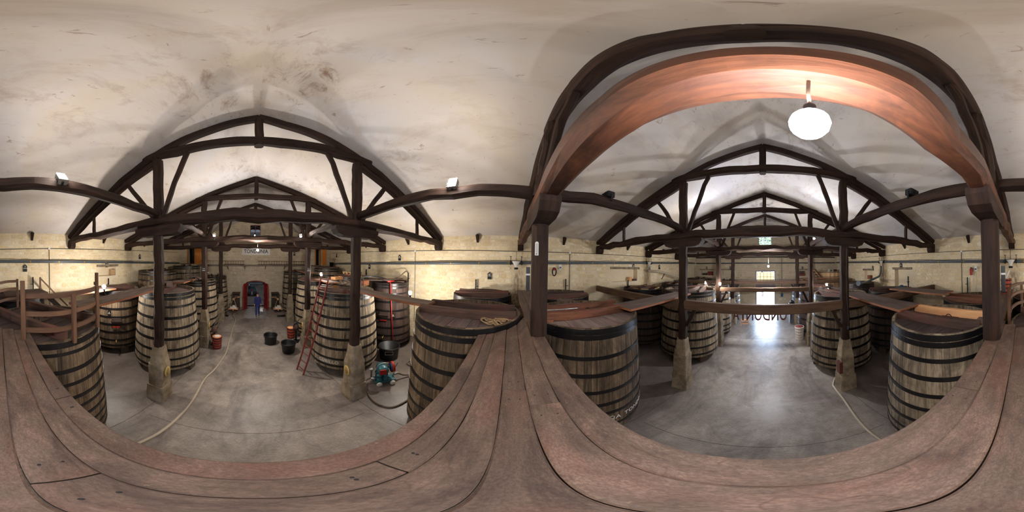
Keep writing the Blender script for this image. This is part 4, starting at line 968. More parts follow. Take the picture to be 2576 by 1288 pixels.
for s, y, lab, hose in ((1, .13, 'by the thermometer post', 0), (1, -7.84, 'feeding a long chute, thermometer side', 1), (-1, -.11, 'by the railing vat', 0), (-1, -7.86, 'with a curved hanging hose, across from thermometer', 2)):
    X = s * (WX - .16); z = zpipe(y)
    t = thing('pipe_valve', 'white funnel valve on the grey wall pipe ' + lab, 'valve', (X, y, z))
    q = MB(); q.lathe([(.0, .08), (.06, .08), (.15, .07), (.15, .04), (.045, -.14), (.045, -.17), (.08, -.175), (.08, -.2), (0, -.2)], 16); 
    q.v = [(v[0] * .75 - s * .05, v[1] * 1.15, v[2]) for v in q.v]; q.obj('funnel', WHITEP, t)
    for dy in (-.24, .24):
        q = MB(); q.tube([(0, dy - .03, 0), (0, dy + .03, 0)], .085, 12); q.tube([(0, dy, .05), (0, dy, .26)], .012, 6); q.box((0, dy, .26), (.03, .1, .02)); q.obj('coupling', BLACK, t)
    q = MB(); q.tube([(0, 0, .5), (0, 0, .08)], .015, 6); q.obj('feed_pipe', STEEL, t)
    q = MB(); q.lathe([(.0, -.27), (.07, -.27), (.09, -.21), (.08, -.18)], 12); q.v = [(v[0] * .75 - s * .05, v[1] * 1.1, v[2]) for v in q.v]; q.obj('nozzle', BLACKPL if hose == 0 else STEEL, t)
    if hose == 1:
        pts = spline([(-.06, 0, -.22), (-.1, .06, -.38), (-.2, .3, -.5)], 6); q = MB(); q.tube(pts, .07, 10); q.obj('elbow', STEEL, t)
        c = thing('chute', 'long pale half-pipe chute running from the wall valve over a vat', 'chute', (X, y, z)); q = MB(); pts = spline([(-.2, .3, -.5), (-.3, -1.0, -.58), (-.7, -2.2, -.85), (-1.1, -3.0, -1.02)], 8); q.tube(pts, .075, 10); q.obj('trough', HOSE, c)
        for u in (10, 18):
            p = pts[u]; q = MB(); q.beam((p.x, p.y, p.z - .05), (p.x + .05, p.y + .3, p.z - .42), .04, .04, 3); q.obj('prop', STEEL if u == 18 else TIMBER, c)
    if hose == 2:
        c = thing('curved_hose', 'thick dark hose hanging from the wall valve down to a vat rim', 'hose', (X, y, z)); q = MB(); pts = spline([(.06, 0, -.24), (.07, .0, -.5), (.12, -.1, -.85), (.4, -.3, -1.02), (.9, -.2, -1.12), (1.6, .3, -1.16), (2.3, .9, -1.12)], 8); q.tube(pts, .065, 12); q.obj('hose', GREYPIPE, c)
        q = MB(); q.tube([pts[-1], pts[-1] + Vector((.25, .2, .05))], .13, 14); q.obj('hose_end', GREYPIPE, c)
# number slates shaped like little houses
def wall_slate(face, u, z, num, lb):
    """face: 'r','l','f','b'"""
    t = thing('number_slate', 'small black house-shaped number slate ' + lb, 'sign', {'r': (WX - .035, u, z), 'l': (-WX + .035, u, z), 'f': (u, YF - .035, z), 'b': (u, YB + .035, z)}[face], {'r': -PI/2, 'l': PI/2, 'f': 0, 'b': PI}[face])
    q = MB(); q.prism([(-.09, -.14), (.09, -.14), (.09, .10), (.02, .16), (-.02, .16), (-.09, .10)], 0, .02, f=lambda a, b, h: (a, -h, b)); q.obj('board', BLACK, t)
    q = MB(); q.box((0, -.023, .0), (.17, .004, .018)); q.obj('white_line', WHITEINK, t)
    q = text_mb(num, .11, .004); q.v = [(v[0], -.024 - v[2], v[1] + .06) for v in q.v]; q.obj('numerals', WHITEINK, t)
    q = MB(); q.tube([(.02 * math.cos(a), -.01, .17 + .02 * math.sin(a)) for a in [2*PI*k/10 for k in range(10)]], .005, 5, closed=True); q.obj('ring', BLACK, t)
for f, u, z, n, lb in (('r', 1.32, 3.5, '47', 'on the wall above the purple-stained vat'), ('r', 6.33, 4.24, '46', 'above the pipe near the front wall lamp'), ('r', 9.0, 3.68, '45', 'below the pipe near the wooden pallet'), ('r', 13.7, 4.5, '44', 'by the right gallery door'), ('r', -6.55, 4.0, '48', 'above the wide niche'), ('r', -9.16, 4.0, '49', 'above the chute'),
                       ('l', 1.58, 3.76, '7', 'above the railing'), ('l', 6.03, 3.82, '8', 'over the shallow niche'), ('l', 8.88, 4.26, '9', 'above the pipe beyond the front left post'), ('l', -6.23, 4.0, '6', 'above the blocked doorway'), ('l', -9.0, 3.86, '5', 'by the niche with a small wooden box'),
                       ('f', 3.55, 4.59, '10', 'on the front wall right of the name board'), ('b', 5.87, 3.92, '50', 'over the corner back wall niche'), ('b', 3.4, 3.94, '51', 'over the back wall niche nearer the fanlight'), ('b', -3.6, 3.9, '3', 'over the back wall niche with red boxes')):
    wall_slate(f, u, z, n, lb)
for s, y, z0, z1, lb in ((1, 1.94, 2.4, 3.34, 'rising behind the purple-stained vat'), (1, -2.21, 2.7, 3.41, 'rising behind the vat with two red braces'), (1, -6.06, 2.4, 3.24, 'beside the wide niche'), (1, 5.66, .4, 3.48, 'by the red pipe vat'), (-1, 1.92, 2.5, 3.39, 'by the stair rail'), (-1, -2.12, 2.6, 3.44, 'below the fire extinguisher'), (-1, -5.64, 2.6, 3.42, 'in the blocked doorway'), (-1, 6.1, 2.0, 3.1, 'beside the glaring front lamp'), (1, 9.3, 2.9, 3.5, 'behind the pallet')):
    t = thing('iron_bar', 'upright dark iron bar fixed to the wall, ' + lb, 'bar', (s * (WX - .09), y, 0)); q = MB(); q.box((0, 0, (z0+z1)/2), (.05, .05, z1-z0)); q.obj('bar', BLACK, t)
    q = MB(); q.box((s * .04, 0, z1 - .3), (.1, .03, .03)); q.box((0, -.05, z1 - .3), (.025, .12, .025)); q.obj('hook', BLACK, t)
# niche contents and lintels
def lintel(face, u0, u1, z, lb):
    t = thing('stone_lintel', 'long stone lintel over the ' + lb, 'lintel', (0, 0, 0)); q = MB()
    if face in 'rl':
        s = 1 if face == 'r' else -1; q.beam((s * (WX - .005), u0 - .15, z + .06), (s * (WX - .005), u1 + .15, z + .06), .12, .12, 6, .15, .008, int(u0 * 10))
    else:
        q.beam((u0 - .15, YB + .005, z + .06), (u1 + .15, YB + .005, z + .06), .12, .12, 6, .15, .008, int(u0 * 10))
    q.obj('lintel', PED, t)
lintel('r', -6.91, -4.96, 3.87, 'wide wall niche'); lintel('l', 5.51, 6.74, 3.71, 'shallow niche behind the glaring lamp'); lintel('l', -6.81, -5.55, 3.79, 'blocked doorway'); lintel('l', -10.13, -9.07, 3.71, 'niche with a small wooden box')
lintel('b', 5.1, 6.49, 3.74, 'back wall niche in the corner'); lintel('b', 3.1, 4.2, 3.76, 'back wall niche nearer the fanlight'); lintel('b', -4.2, -3.18, 3.73, 'back wall niche with red boxes')
def crate(label, x, y, z, d, mat_, rz=0):
    t = thing('wooden_box', label, 'box', (x, y, z), rz); w_, l_, h_ = d
    for k, (c, e) in enumerate((((0, 0, .012), (w_, l_, .02)), ((-w_/2 + .01, 0, h_/2 + .01), (.02, l_, h_)), ((w_/2 - .01, 0, h_/2 + .01), (.02, l_, h_)), ((0, -l_/2 + .01, h_/2 + .01), (w_ - .04, .02, h_)), ((0, l_/2 - .01, h_/2 + .01), (w_ - .04, .02, h_)))):
        q = MB(); q.box(c, e); q.obj(['bottom', 'side_board', 'side_board', 'end_board', 'end_board'][k], mat_, t)
    return t
crate('small wooden box on the sill of the wide niche', WX + .06, -6.35, 3.18, (.14, .2, .22), BRACE_NEW)
crate('dark flat box on the sill of the wide niche', WX + .06, -6.68, 3.18, (.2, .3, .1), BRACE)
crate('pale wooden box in the shallow niche', -WX - .08, 6.5, 3.23, (.2, .3, .3), OAK_PALE)
crate('orange wooden box in the niche by the curved hose', -WX - .06, -9.5, 3.1, (.22, .34, .26), GANGEDGE)
crate('dark red crate in the corner niche of the back wall', 5.5, YB - .1, 3.25, (.5, .25, .36), REDD)
crate('dark round-edged crate beside the dark red crate in the corner niche', 6.1, YB - .1, 3.25, (.45, .22, .2), OAK_DARK)
crate('lower of two red boxes in the back wall niche', -3.6, YB - .1, 3.2, (.55, .22, .2), REDD); crate('upper of two red boxes in the back wall niche', -3.58, YB - .1, 3.43, (.5, .22, .2), BRACE)
# fire extinguisher, sockets, coiled cable, trunking, thermometer
def extinguisher(s, y, z, lb):
    t = thing('fire_extinguisher', 'red fire extinguisher hung on the wall ' + lb, 'extinguisher', (s * (WX - .11), y, z)); q = MB(); q.lathe([(0, -.16), (.055, -.16), (.06, -.14), (.06, .06), (.045, .11), (.02, .13), (0, .13)], 16); q.obj('cylinder', REDP, t)
    q = MB(); q.box((0, 0, .155), (.03, .09, .03)); q.tube(spline([(0, .03, .15), (0, .09, .1), (0, .085, -.05)], 5), .01, 6); q.obj('valve_hose', BLACK, t); q = MB(); q.box((s * .07, 0, .05), (.06, .03, .2)); q.obj('bracket', BLACK, t)
extinguisher(-1, -1.93, 3.70, 'above the orange-edged vat lid')
t = thing('coiled_cable', 'coiled black cable with a red plug hung on the wall', 'cable', (WX - .08, -1.62, 3.76))
q = MB()
for k in range(7): q.tube([(-.02 - .012 * k, math.cos(a) * (.08 + .012 * (k % 3)), math.sin(a) * (.16 + .02 * (k % 2)) - .03) for a in [2 * PI * i / 18 for i in range(18)]], .011, 5, closed=True)
q.obj('coil', BLACK, t); q = MB(); q.lathe([(0, -.05), (.05, -.05), (.05, .05), (0, .05)], 12, c=(-.1, .02, .08), rot=Matrix.Rotation(PI/2, 3, 'Y')); q.obj('red_plug', REDP, t); q = MB(); q.box((.05, 0, .14), (.06, .05, .03)); q.obj('hook', BLACK, t)
t = thing('wall_socket', 'white and grey power socket right of the coiled cable', 'socket', (WX - .07, -1.92, 3.95)); q = MB(); q.box((0, 0, 0), (.1, .12, .2)); q.obj('case', WHITEP, t); q = MB(); q.box((-.055, 0, -.03), (.02, .08, .07)); q.obj('flap', GREYPIPE, t); q = MB(); q.tube([(.02, 0, .1), (.02, 0, .22)], .01, 6); q.obj('cable', WHITEP, t)
t = thing('wall_socket', 'white power socket between the extinguisher and the post', 'socket', (-WX + .07, -1.7, 3.82)); q = MB(); q.box((0, 0, 0), (.1, .12, .22)); q.obj('case', WHITEP, t); q = MB(); q.box((.055, 0, -.03), (.02, .08, .07)); q.obj('flap', GREYPIPE, t); q = MB(); q.tube(spline([(0, 0, -.1), (0, .03, -.6), (0, -.08, -1.1), (0, -.12, -1.4)], 6), .008, 5); q.tube(spline([(0, -.05, .0), (0, .2, .05), (0, .22, .3)], 6), .014, 6); q.obj('cable', HOSE, t)
for x, s, lb in ((XR, 1, 'thermometer post'), (XL, -1, 'post opposite the thermometer')):
    t = thing('cable_trunking', 'black trunking and switch boxes up the wall side of the ' + lb, 'trunking', (x + s * .145, 0.02, 0))
    for dy in (-.075, .085):
        q = MB(); q.box((0, dy, 3.79), (.05, .06, .36)); q.obj('switch_box', BLACKPL, t); q = MB(); q.box((0, dy, 3.86), (.054, .064, .025)); q.obj('white_band', WHITEP, t)
    q = MB(); q.box((0, .005, 4.05), (.05, .05, .3)); q.tube(spline([(0, .02, 3.95), (.02, .03, 3.4), (.0, .02, 3.02)], 6), .011, 6); q.obj('duct', BLACKPL, t)
t = thing('thermometer', 'tall white wall thermometer fixed to the dark post', 'thermometer', (XR - .124, .015, 4.225), PI / 2)
t.scale = (.85, 1, .8)
q = MB(); q.prism([(-.03, -.115), (.03, -.115), (.03, .10), (.012, .118), (-.012, .118), (-.03, .10)], 0, .012, f=lambda a, b, h: (a, h, b)); q.obj('back_plate', SIGNW, t)
q = MB(); q.tube([(0, .016, -.07), (0, .016, .085)], .003, 6); q.sphere((0, .016, -.075), .007, 8); q.obj('glass_tube', BLUEP, t)
q = MB()
for k in range(18):
    z = -.055 + k * .008
    for sx in (-1, 1): q.box((sx * .013, .0125, z), (.010 if k % 3 == 0 else .006, .002, .0016))
q.obj('scale_marks', INK, t)
q = MB(); q.box((.004, .0125, -.093), (.024, .002, .016)); q.obj('blue_emblem', BLUEP, t)
# number plates on posts
for x, y, z, lb in ((XL, 7.43, 3.62, 'second left front post'), (XR, 7.43, 3.62, 'second right front post')):
    t = thing('post_plate', 'tiny black plate with white line on the ' + lb, 'plate', (x, y, z)); q = MB(); q.box((0, -.005, 0), (.16, .012, .2)); q.obj('plate', BLACK, t); q = MB(); q.box((0, -.0135, -.04), (.14, .004, .02)); q.box((-.03, -.0135, .03), (.03, .004, .025)); q.box((.03, -.0135, .03), (.03, .004, .025)); q.obj('white_marks', WHITEINK, t)
# ------------------------------------------------------------------ front wall: name board, gallery, ladders, scales
t = thing('name_board', 'white painted board lettered TONDONIA high on the front wall', 'sign', (.07, YF - .05, 4.77)); q = MB(); q.box((0, 0, 0), (2.5, .04, .62)); q.obj('panel', SIGNW, t)
q = text_mb('TONDONIA', .44, .012, 1.05); mx = max(abs(v[0]) for v in q.v); q.v = [(v[0] * 1.07 / mx, -.025 - v[2], v[1] - .02) for v in q.v]; q.obj('lettering', INK, t)
t = thing('gallery', 'narrow plank gallery on iron brackets along the front wall', 'gallery', (0, YF - .32, 3.62))
for k in range(3):
    q = MB(); q.box((.4, -.2 + .2 * k, 0), (11.2, .19, .045)); q.obj('plank', GANG, t)
q = MB(); q.box((.4, -.31, -.01), (11.2, .025, .07)); q.obj('front_edge', GANG, t)
for x in (-4.6, -2.4, -.9, .9, 2.6, 4.6):
    q = MB(); q.box((x, 0, -.05), (.05, .6, .05)); q.beam((x, .28, -.35), (x, -.2, -.06), .04, .04, 2); q.obj('bracket', BLACK, t)
q = MB(); q.tube([(-4.9, -.28, .35), (-2.4, -.28, .35)], .012, 6)
for x in (-4.9, -3.7, -2.4): q.tube([(x, -.28, .02), (x, -.28, .35)], .012, 6)
q.obj('handrail', RAIL, t)
def ladder(label, p0, p1, wdir, width, nr, mat_, r=.028):
    p0, p1, wd = Vector(p0), Vector(p1), Vector(wdir).normalized()
    t = thing('ladder', label, 'ladder', p0); 
    for s in (-1, 1):
        q = MB(); q.beam(wd * s * width / 2, (p1 - p0) + wd * s * width / 2, r * 1.7, r * 2.1, 6, .25, .003, int(s + 5)); q.obj('rail', mat_, t)
    for k in range(nr):
        c = (p1 - p0) * ((k + .6) / nr); q = MB(); q.tube([c - wd * width / 2, c + wd * width / 2], .016, 6); q.obj('rung', mat_, t)
    return t
ladder('short dark ladder lying on edge on the gallery, left of the name board', (-2.75, YF - .22, 3.82), (-.95, YF - .22, 3.82), (0, .15, 1), .27, 8, RAIL, .02)
ladder('long dark ladder lying on edge on the gallery, right of the name board', (.2, YF - .22, 3.82), (4.7, YF - .22, 3.82), (0, .15, 1), .27, 20, RAIL, .02)
ladder('tall red ladder leaning against a vat', (1.44, 5.55, .01), (2.34, 5.6, 3.5), (.25, -1, 0), .42, 12, REDD, .026)
def scale_press(label, x, y, s):
    t = thing('balance_scale', label, 'scale', (x, y, 0)); q = MB(); 
    for k in range(6): q.box((0, .25, .12 + k * .2), (.58, .4, .19))
    q.box((0, .25, 1.36), (.66, .5, .07)); q.obj('cabinet', OAK_DARK, t)
    q = MB(); q.beam((s * .04, .3, 1.08), (-s * .14, -.62, 1.0), .12, .12, 5, .28, .006, 7); q.obj('beam', OAK_PALE, t)
    q = MB(); q.tube([(-s * .14 - .09, -.6, 1.02), (-s * .14 + .09, -.6, 1.02)], .085, 12); q.obj('pulley', OAK_PALE, t)
    q = MB(); q.box((s * .2, .02, 1.06), (.24, .06, .05)); q.obj('peg', BRACE_NEW, t)
    for dx in (-.3, .3):
        q = MB(); q.beam((-s * .14 + dx * .2, -.62, .98), (-s * .14 + dx, -.62, .3), .035, .035, 3, .2, .003, 9); q.obj('strap', OAK_PALE, t)
    q = MB()
    for k in range(3): q.box((-s * .14, -.78 + k * .16, .27), (.78, .15, .045))
    q.box((-s * .14, -.62, .2), (.06, .4, .1)); q.obj('tray', BRACE_NEW, t)
    q = MB(); q.box((-s * .14, -.62, .36), (.5, .24, .14)); q.box((-s * .14 + .04, -.6, .48), (.24, .18, .11)); q.obj('weights', SIGNW, t)
    q = MB(); q.box((-s*.14, -.3, .07), (.5, .9, .14)); q.obj('plinth', OAK_DARK, t)
scale_press('old wooden balance scale with hanging tray left of the red door', -1.62, 14.1, 1)
scale_press('old wooden balance scale with hanging tray right of the red door', 1.72, 14.1, -1)
for x, lb in ((-2.3, 'left'), (1.95, 'right')):
    t = thing('drain_grate', 'dark iron drain grate set in the floor, %s of the red door' % lb, 'grate', (x, 12.4, .012)); q = MB(); q.box((0, 0, -.004), (.62, .4, .012)); q.obj('tray', BLACK, t)
    for k in range(7): q = MB(); q.box((-.27 + .09 * k, 0, .008), (.04, .38, .012)); q.obj('bar', IRON, t)
# bicycle-like press machine in the next hall
t = thing('teal_machine', 'teal wheeled pump machine standing in the next hall', 'machine', (-.35, 20.4, 0)); q = MB(); q.box((0, 0, .62), (1.0, .7, .34)); q.box((.1, 0, .9), (.5, .5, .3)); q.obj('body', TEAL, t)
q = MB(); q.box((0, -.36, .62), (.36, .02, .16)); q.obj('red_panel', REDP, t)
for sx in (-.36, .36):
    for sy in (-.3, .3): q = MB(); q.lathe([(0, -.06), (.2, -.06), (.24, -.03), (.24, .03), (.2, .06), (0, .06)], 16, c=(sx, sy, .24), rot=Matrix.Rotation(PI/2, 3, 'X')); q.obj('wheel', BLACKPL, t)
q = MB(); q.lathe([(.03, .8), (.16, .84), (.18, 1.0), (.16, 1.16), (.03, 1.2)], 12, c=(-.34, 0, 0)); q.tube([(-.3, -.2, .8), (-.4, -.25, 1.25)], .03, 6); q.obj('motor', STEEL, t)
# ------------------------------------------------------------------ things on the floor
def tub(label, x, y):
    t = thing('black_tub', label, 'tub', (x, y, 0.002)); q = MB(); q.lathe([(0, .0), (.24, 0), (.27, .02), (.31, .44), (.335, .445), (.335, .485), (.315, .485), (.295, .44), (.255, .03), (0, .03)], 32); q.obj('body', BLACKPL, t)
    for k in range(2):
        q = MB(); a = k * PI + .4; q.tube([(math.cos(a + d) * .345, math.sin(a + d) * .345, .46 - .05 * math.cos(d * 4)) for d in (-.35, -.2, 0, .2, .35)], .012, 6); q.obj('handle', BLACKPL, t)
tub('round black tub out in the aisle, farther from the ladder', .72, 8.15); tub('round black tub in the aisle close to the ladder', 1.4, 7.2)
def barrel(label, x, y, z, h, r0, r1, mat_, hoop, lidm, nh=4):
    t = thing('small_barrel', label, 'barrel', (x, y, z)); n = 16; q = MB(); 
    for k in range(n):
        a0, a1 = 2*PI*k/n + .02, 2*PI*(k+1)/n - .02
        q.prism([(0, 0), (1, 0), (1, 1), (0, 1)], 0, h, f=lambda a, b, hh: ((r0 + (r1-r0)*hh/h - .02 * (1-a)) * math.cos(a0 + (a1-a0)*b), (r0 + (r1-r0)*hh/h - .02*(1-a)) * math.sin(a0 + (a1-a0)*b), hh))
    q.obj('staves', mat_, t)
    for k in range(nh):
        z_ = h * (.1 + .8 * k / (nh - 1)); r = r0 + (r1-r0) * z_/h; q = MB(); q.lathe([(r, z_-.018), (r+.008, z_-.018), (r+.008, z_+.018), (r, z_+.018)], 24, closed=True); q.obj('hoop', hoop, t)
    q = MB(); q.lathe([(0, h - .03), (r1 - .02, h - .03), (r1 - .02, h - .005), (0, h - .005)], 24); q.obj('lid', lidm, t); q = MB(); q.lathe([(0, .01), (r0 - .015, .01), (r0 - .015, .03), (0, .03)], 20); q.obj('bottom', mat_, t)
    return t
b1 = barrel('small red barrel with a paper on its lid, by the second left pedestal', -1.74, 7.5, .002, .62, .19, .225, REDTUB, IRON, BRACE_NEW, 5)
q = MB(); q.box((.02, .0, .628), (.24, .2, .012), Matrix.Rotation(.4, 3, 'Z')); q.obj('paper', SIGNW, b1)
b2 = barrel('small red barrel with pale lid behind the black tubs', 1.85, 8.65, .002, .6, .19, .225, REDTUB, IRON, BRACE_NEW, 4)
b3 = barrel('orange-red barrel with black hoops standing on the walkway boards by the wall', -6.1, -.22, 2.98, .5, .18, .20, REDTUB, BLACK, REDTUB, 4)
q = MB(); q.tube([(0, 0, .5), (-.05, .12, .78)], .03, 8); q.box((0, 0, .505), (.2, .2, .02)); q.obj('white_pump', WHITEP, b3)
b4 = barrel('white slatted bucket with a dark red rim near the second rear pedestal', -1.87, -8.45, .002, .82, .2, .26, SIGNW, HOSE, REDD, 5)
for nm, x, y, a in (('rusty hand pump standing beside the second left pedestal', -1.95, 7.85, 0), ('rusty hand pump beside the second right pedestal', 1.98, 8.15, 1)):
    t = thing('hand_pump', nm, 'pump', (x, y, 0), a); q = MB(); q.box((0, 0, .03), (.3, .3, .06)); q.tube([(0, 0, .05), (0, 0, 1.1)], .05, 8); q.obj('stand', BLACK, t); q = MB(); q.lathe([(0, .62), (.14, .66), (.16, .8), (.1, .96), (0, 1.0)], 12); q.obj('pump_body', BRACE, t); q = MB(); q.tube([(-.1, -.1, 1.0), (.2, .15, 1.32)], .016, 6); q.tube([(-.15, .1, .9), (.1, -.2, 1.25)], .016, 6); q.obj('handle', IRON, t)
# pump with hose
t = thing('wine_pump', 'teal electric wine pump on small wheels with red cover', 'pump', (3.45, 3.75, 0), -.5)
q = MB(); q.box((0, 0, .15), (.62, .34, .07)); q.obj('chassis', TEAL, t)
for sx in (-.2, .2):
    for sy in (-.21, .21): q = MB(); q.lathe([(0, -.03), (.07, -.03), (.085, -.015), (.085, .015), (.07, .03), (0, .03)], 16, c=(sx, sy, .086), rot=Matrix.Rotation(PI/2, 3, 'X')); q.obj('wheel', SIGNW, t)
for k, (x, y) in enumerate(((-.18, -.1), (0, -.1), (-.18, .1), (0, .1))):
    q = MB(); q.lathe([(.0, .18), (.085, .18), (.085, .24), (.07, .26), (.07, .38), (.09, .4), (.09, .44), (0, .46)], 14, c=(x, y, 0)); q.obj('pump_head', TEAL, t)
q = MB(); q.lathe([(0, -.2), (.16, -.2), (.17, -.16), (.17, .12), (.12, .2), (0, .2)], 18, c=(-.06, 0, .58), rot=Matrix.Rotation(PI/2, 3, 'X')); q.obj('motor_cover', TEAL, t)
q = MB(); q.box((-.1, -.215, .6), (.2, .03, .18)); q.obj('red_panel', REDP, t)
q = MB(); q.tube([(-.02 + .2 * math.cos(a), .05, .58 + .2 * math.sin(a)) for a in [PI * k / 10 for k in range(11)]], .022, 8); q.obj('chrome_band', STEEL, t)
q = MB(); q.lathe([(.0, -.02), (.17, -.02), (.19, -.04), (.19, .05), (.17, .05), (.16, .0), (0, .0)], 24, c=(.24, .0, .62), rot=Matrix.Rotation(PI/2, 3, 'Y')); q.obj('flywheel', REDP, t)
q = MB(); q.lathe([(0, 0), (.155, 0), (.155, .02), (0, .02)], 24, c=(.225, 0, .62), rot=Matrix.Rotation(-PI/2, 3, 'Y')); q.obj('flywheel_disc', BLUEP, t)
q = MB(); q.tube([(-.42, -.05, .26), (-.26, -.05, .26)], .045, 10); q.obj('coupling', STEEL, t)
q = MB(); q.tube([(.3, .05, .26), (.48, .05, .26)], .05, 10); q.obj('coupling', STEEL, t)
q = MB(); q.lathe([(0, .16), (.03, .16), (.03, .5), (.075, .55), (.085, .58), (0, .6)], 14, c=(-.38, .1, 0)); q.obj('air_vessel', STEEL, t)
q = MB(); q.tube([(.2, -.12, .5), (.36, -.18, .86)], .012, 6); q.obj('lever', BLACK, t)
q = MB(); q.box((.05, .22, .42), (.3, .08, .2)); q.obj('switch_box', BLACK, t)
def hose(label, pts, r, mat_, z=None):
    t = thing('hose', label, 'hose', (0, 0, 0)); P = [(p[0], p[1], (p[2] if len(p) > 2 else r + .002)) for p in pts]; q = MB(); q.tube(spline(P, 8), r, 10); q.obj('tube', mat_, t); return t
h1 = hose('long pale hose snaking down the aisle from the red door', [(-1.69, 12.41), (-1.38, 11.57), (-1.34, 9.81), (-1.29, 8.23), (-1.25, 7.03), (-1.41, 5.75), (-1.56, 5.07), (-1.52, 4.12), (-1.51, 3.39), (-1.55, 2.56), (-1.61, 2.08), (-1.65, 1.2), (-1.68, .5), (-1.66, .0)], .032, HOSE)
hose('thin red hose coming in through the red door', [(-.6, 14.6), (-1.1, 14.0), (-1.52, 13.65), (-1.75, 13.0), (-1.69, 12.41)], .026, REDD)
hose('pale hose curling round the rear pedestal with the red box', [(-2.75, -4.5), (-2.35, -4.6), (-2.03, -4.2), (-1.98, -3.92), (-1.93, -3.26), (-1.78, -2.38), (-1.71, -1.9), (-1.66, -1.2), (-1.6, -.5)], .03, HOSE)
hose('brown hose looping from the pump to behind the rope coil vat', [(3.12, 3.98, .25), (2.95, 4.05, .12), (2.84, 3.87), (2.6, 3.4), (2.55, 3.0), (2.72, 2.72), (3.33, 2.65), (4.0, 2.7), (4.8, 2.75)], .028, HOSEB)
hose('brown hose leaving the pump toward the wall', [(3.85, 3.6, .28), (4.1, 3.45, .1), (4.5, 3.3), (4.75, 3.6), (4.9, 3.95), (5.4, 3.9), (6.4, 3.7)], .028, HOSEB)
t = thing('yellow_crate', 'mottled yellow slab-sided crate on the floor by the wall', 'crate', (6.75, 4.4, 0), .2)
for k in range(4): q = MB(); q.box((0, 0, .12 + k * .22), (.62, .62, .21)); q.obj('slat_course', YELLOWB, t)
for k in range(4):
    for j in range(3): q = MB(); q.box((-.315, -.2 + .2 * j, .12 + k * .22), (.01, .04, .03)); q.obj('white_tag', SIGNW, t)
tt = thing('black_vat_base', 'large black open basin with a steel framed label below the dark wall vat', 'basin', (4.82, 4.82, 0)); q = MB(); q.lathe([(0, .0), (.36, 0), (.42, .55), (.45, .56), (.45, .6), (.41, .6), (.37, .05), (0, .04)], 28); q.obj('body', BLACKPL, tt)
q = MB()
for (c, d) in (((0, .0, .07), (.3, .012, .015)), ((0, 0, -.07), (.3, .012, .015)), ((-.15, 0, 0), (.015, .012, .15)), ((.15, 0, 0), (.015, .012, .15))): q.box(c, d)
q.v = [tuple(Matrix.Rotation(-.75, 3, 'Z') @ Vector(v) + Vector((-.3, -.28, .42))) for v in q.v]; q.obj('label_frame', STEEL, tt)
t = thing('red_pole', 'long red pole leaning on the dark wall vat', 'pole', (5.27, 5.02, 0)); q = MB(); q.tube([(0, -.05, .02), (.02, .22, 3.2)], .022, 8); q.obj('pole', REDP, t); q = MB(); q.tube([(-.16, .22, 3.2), (.3, .25, 3.2)], .03, 8); q.obj('crossbar', REDP, t); q = MB(); q.box((0, -.05, .01), (.3, .2, .02)); q.obj('foot', REDD, t)
t = thing('step_stool', 'low wooden step stool near the bright doorway', 'stool', (1.45, -11.1, 0), .2)
for dx in (-.22, .22):
    for dy in (-.13, .13): q = MB(); q.beam((dx * 1.15, dy * 1.3, 0), (dx, dy, .4), .035, .035, 2); q.obj('leg', BRACE_NEW, t)
q = MB(); q.box((0, 0, .41), (.52, .3, .035)); q.obj('seat', BRACE_NEW, t); q = MB(); q.box((0, -.16, .18), (.48, .03, .05)); q.box((0, .16, .18), (.48, .03, .05)); q.obj('stretcher', BRACE_NEW, t)
t = thing('water_cooler', 'small dark machine on a stand by the last rear post', 'machine', (-2.0, -11.75, 0)); q = MB(); q.box((0, 0, .5), (.42, .42, 1.0)); q.obj('stand', GREYPIPE, t); q = MB(); q.box((0, 0, 1.22), (.46, .46, .42)); q.lathe([(.05, 1.4), (.14, 1.46), (.14, 1.62), (.0, 1.7)], 12); q.obj('machine', BLACKPL, t); q = MB(); q.box((0, .235, 1.3), (.3, .02, .12)); q.obj('white_panel', SIGNW, t)
t = thing('wall_box', 'small blue switch box on the back wall right of the doorway', 'switch', (-1.55, YB + .1, 1.5)); q = MB(); q.box((0, 0, 0), (.2, .12, .3)); q.obj('case', BLUEP, t); q = MB(); q.tube([(0, -.02, .15), (0, -.02, 3.3)], .014, 6); q.obj('conduit', BLACK, t)
t = thing('stacked_bins', 'dark bins stacked against the back wall left of the doorway', 'bin', (2.1, YB + .6, 0))
for k in range(3): q = MB(); q.lathe([(0, 0), (.26, 0), (.32, .5), (.34, .5), (.34, .54), (.0, .54)], 18, c=(-.5 + .48 * k, 0, .0)); q.obj('bin', BLACKPL, t)
# ------------------------------------------------------------------ things on the vats
t = thing('rope_coil', 'loose coil of thin tan rope on a vat lid by the walkway', 'rope', (2.86, .62, 2.975)); R = random.Random(3); pts = []
for k in range(80):
    a = k * .62; lobe = (.10 if (k // 10) % 2 == 0 else -.10); pts.append((math.cos(a) * (.10 + .05 * math.sin(k * .37)) * 1.1 + (lobe * .3), math.sin(a) * (.14 + .05 * math.cos(k * .23)) + lobe * 1.1, .02 + .028 * (k % 5) / 5 + .012 * math.sin(k)))
q = MB(); q.tube(spline(pts, 4), .011, 6); q.obj('rope', ROPE, t)
t = thing('straw_bundle', 'round bundle of straw on the ladder vat lid', 'straw', (2.85, 5.8, 2.905)); t.scale = (.6, .6, .6); q = MB(); R = random.Random(8)
for k in range(420):
    a, b = R.uniform(0, 2*PI), R.uniform(-.4, PI/2); d = Vector((math.cos(a) * math.cos(b), math.sin(a) * math.cos(b), math.sin(b))); c = d * .15 + Vector((0, 0, .15)); e = c + d * .05 + Vector((R.uniform(-.1, .1), R.uniform(-.1, .1), R.uniform(-.07, .07)))
    q.beam(c - d * .04, e, .007, .007, 1, .2, 0, cap=False)
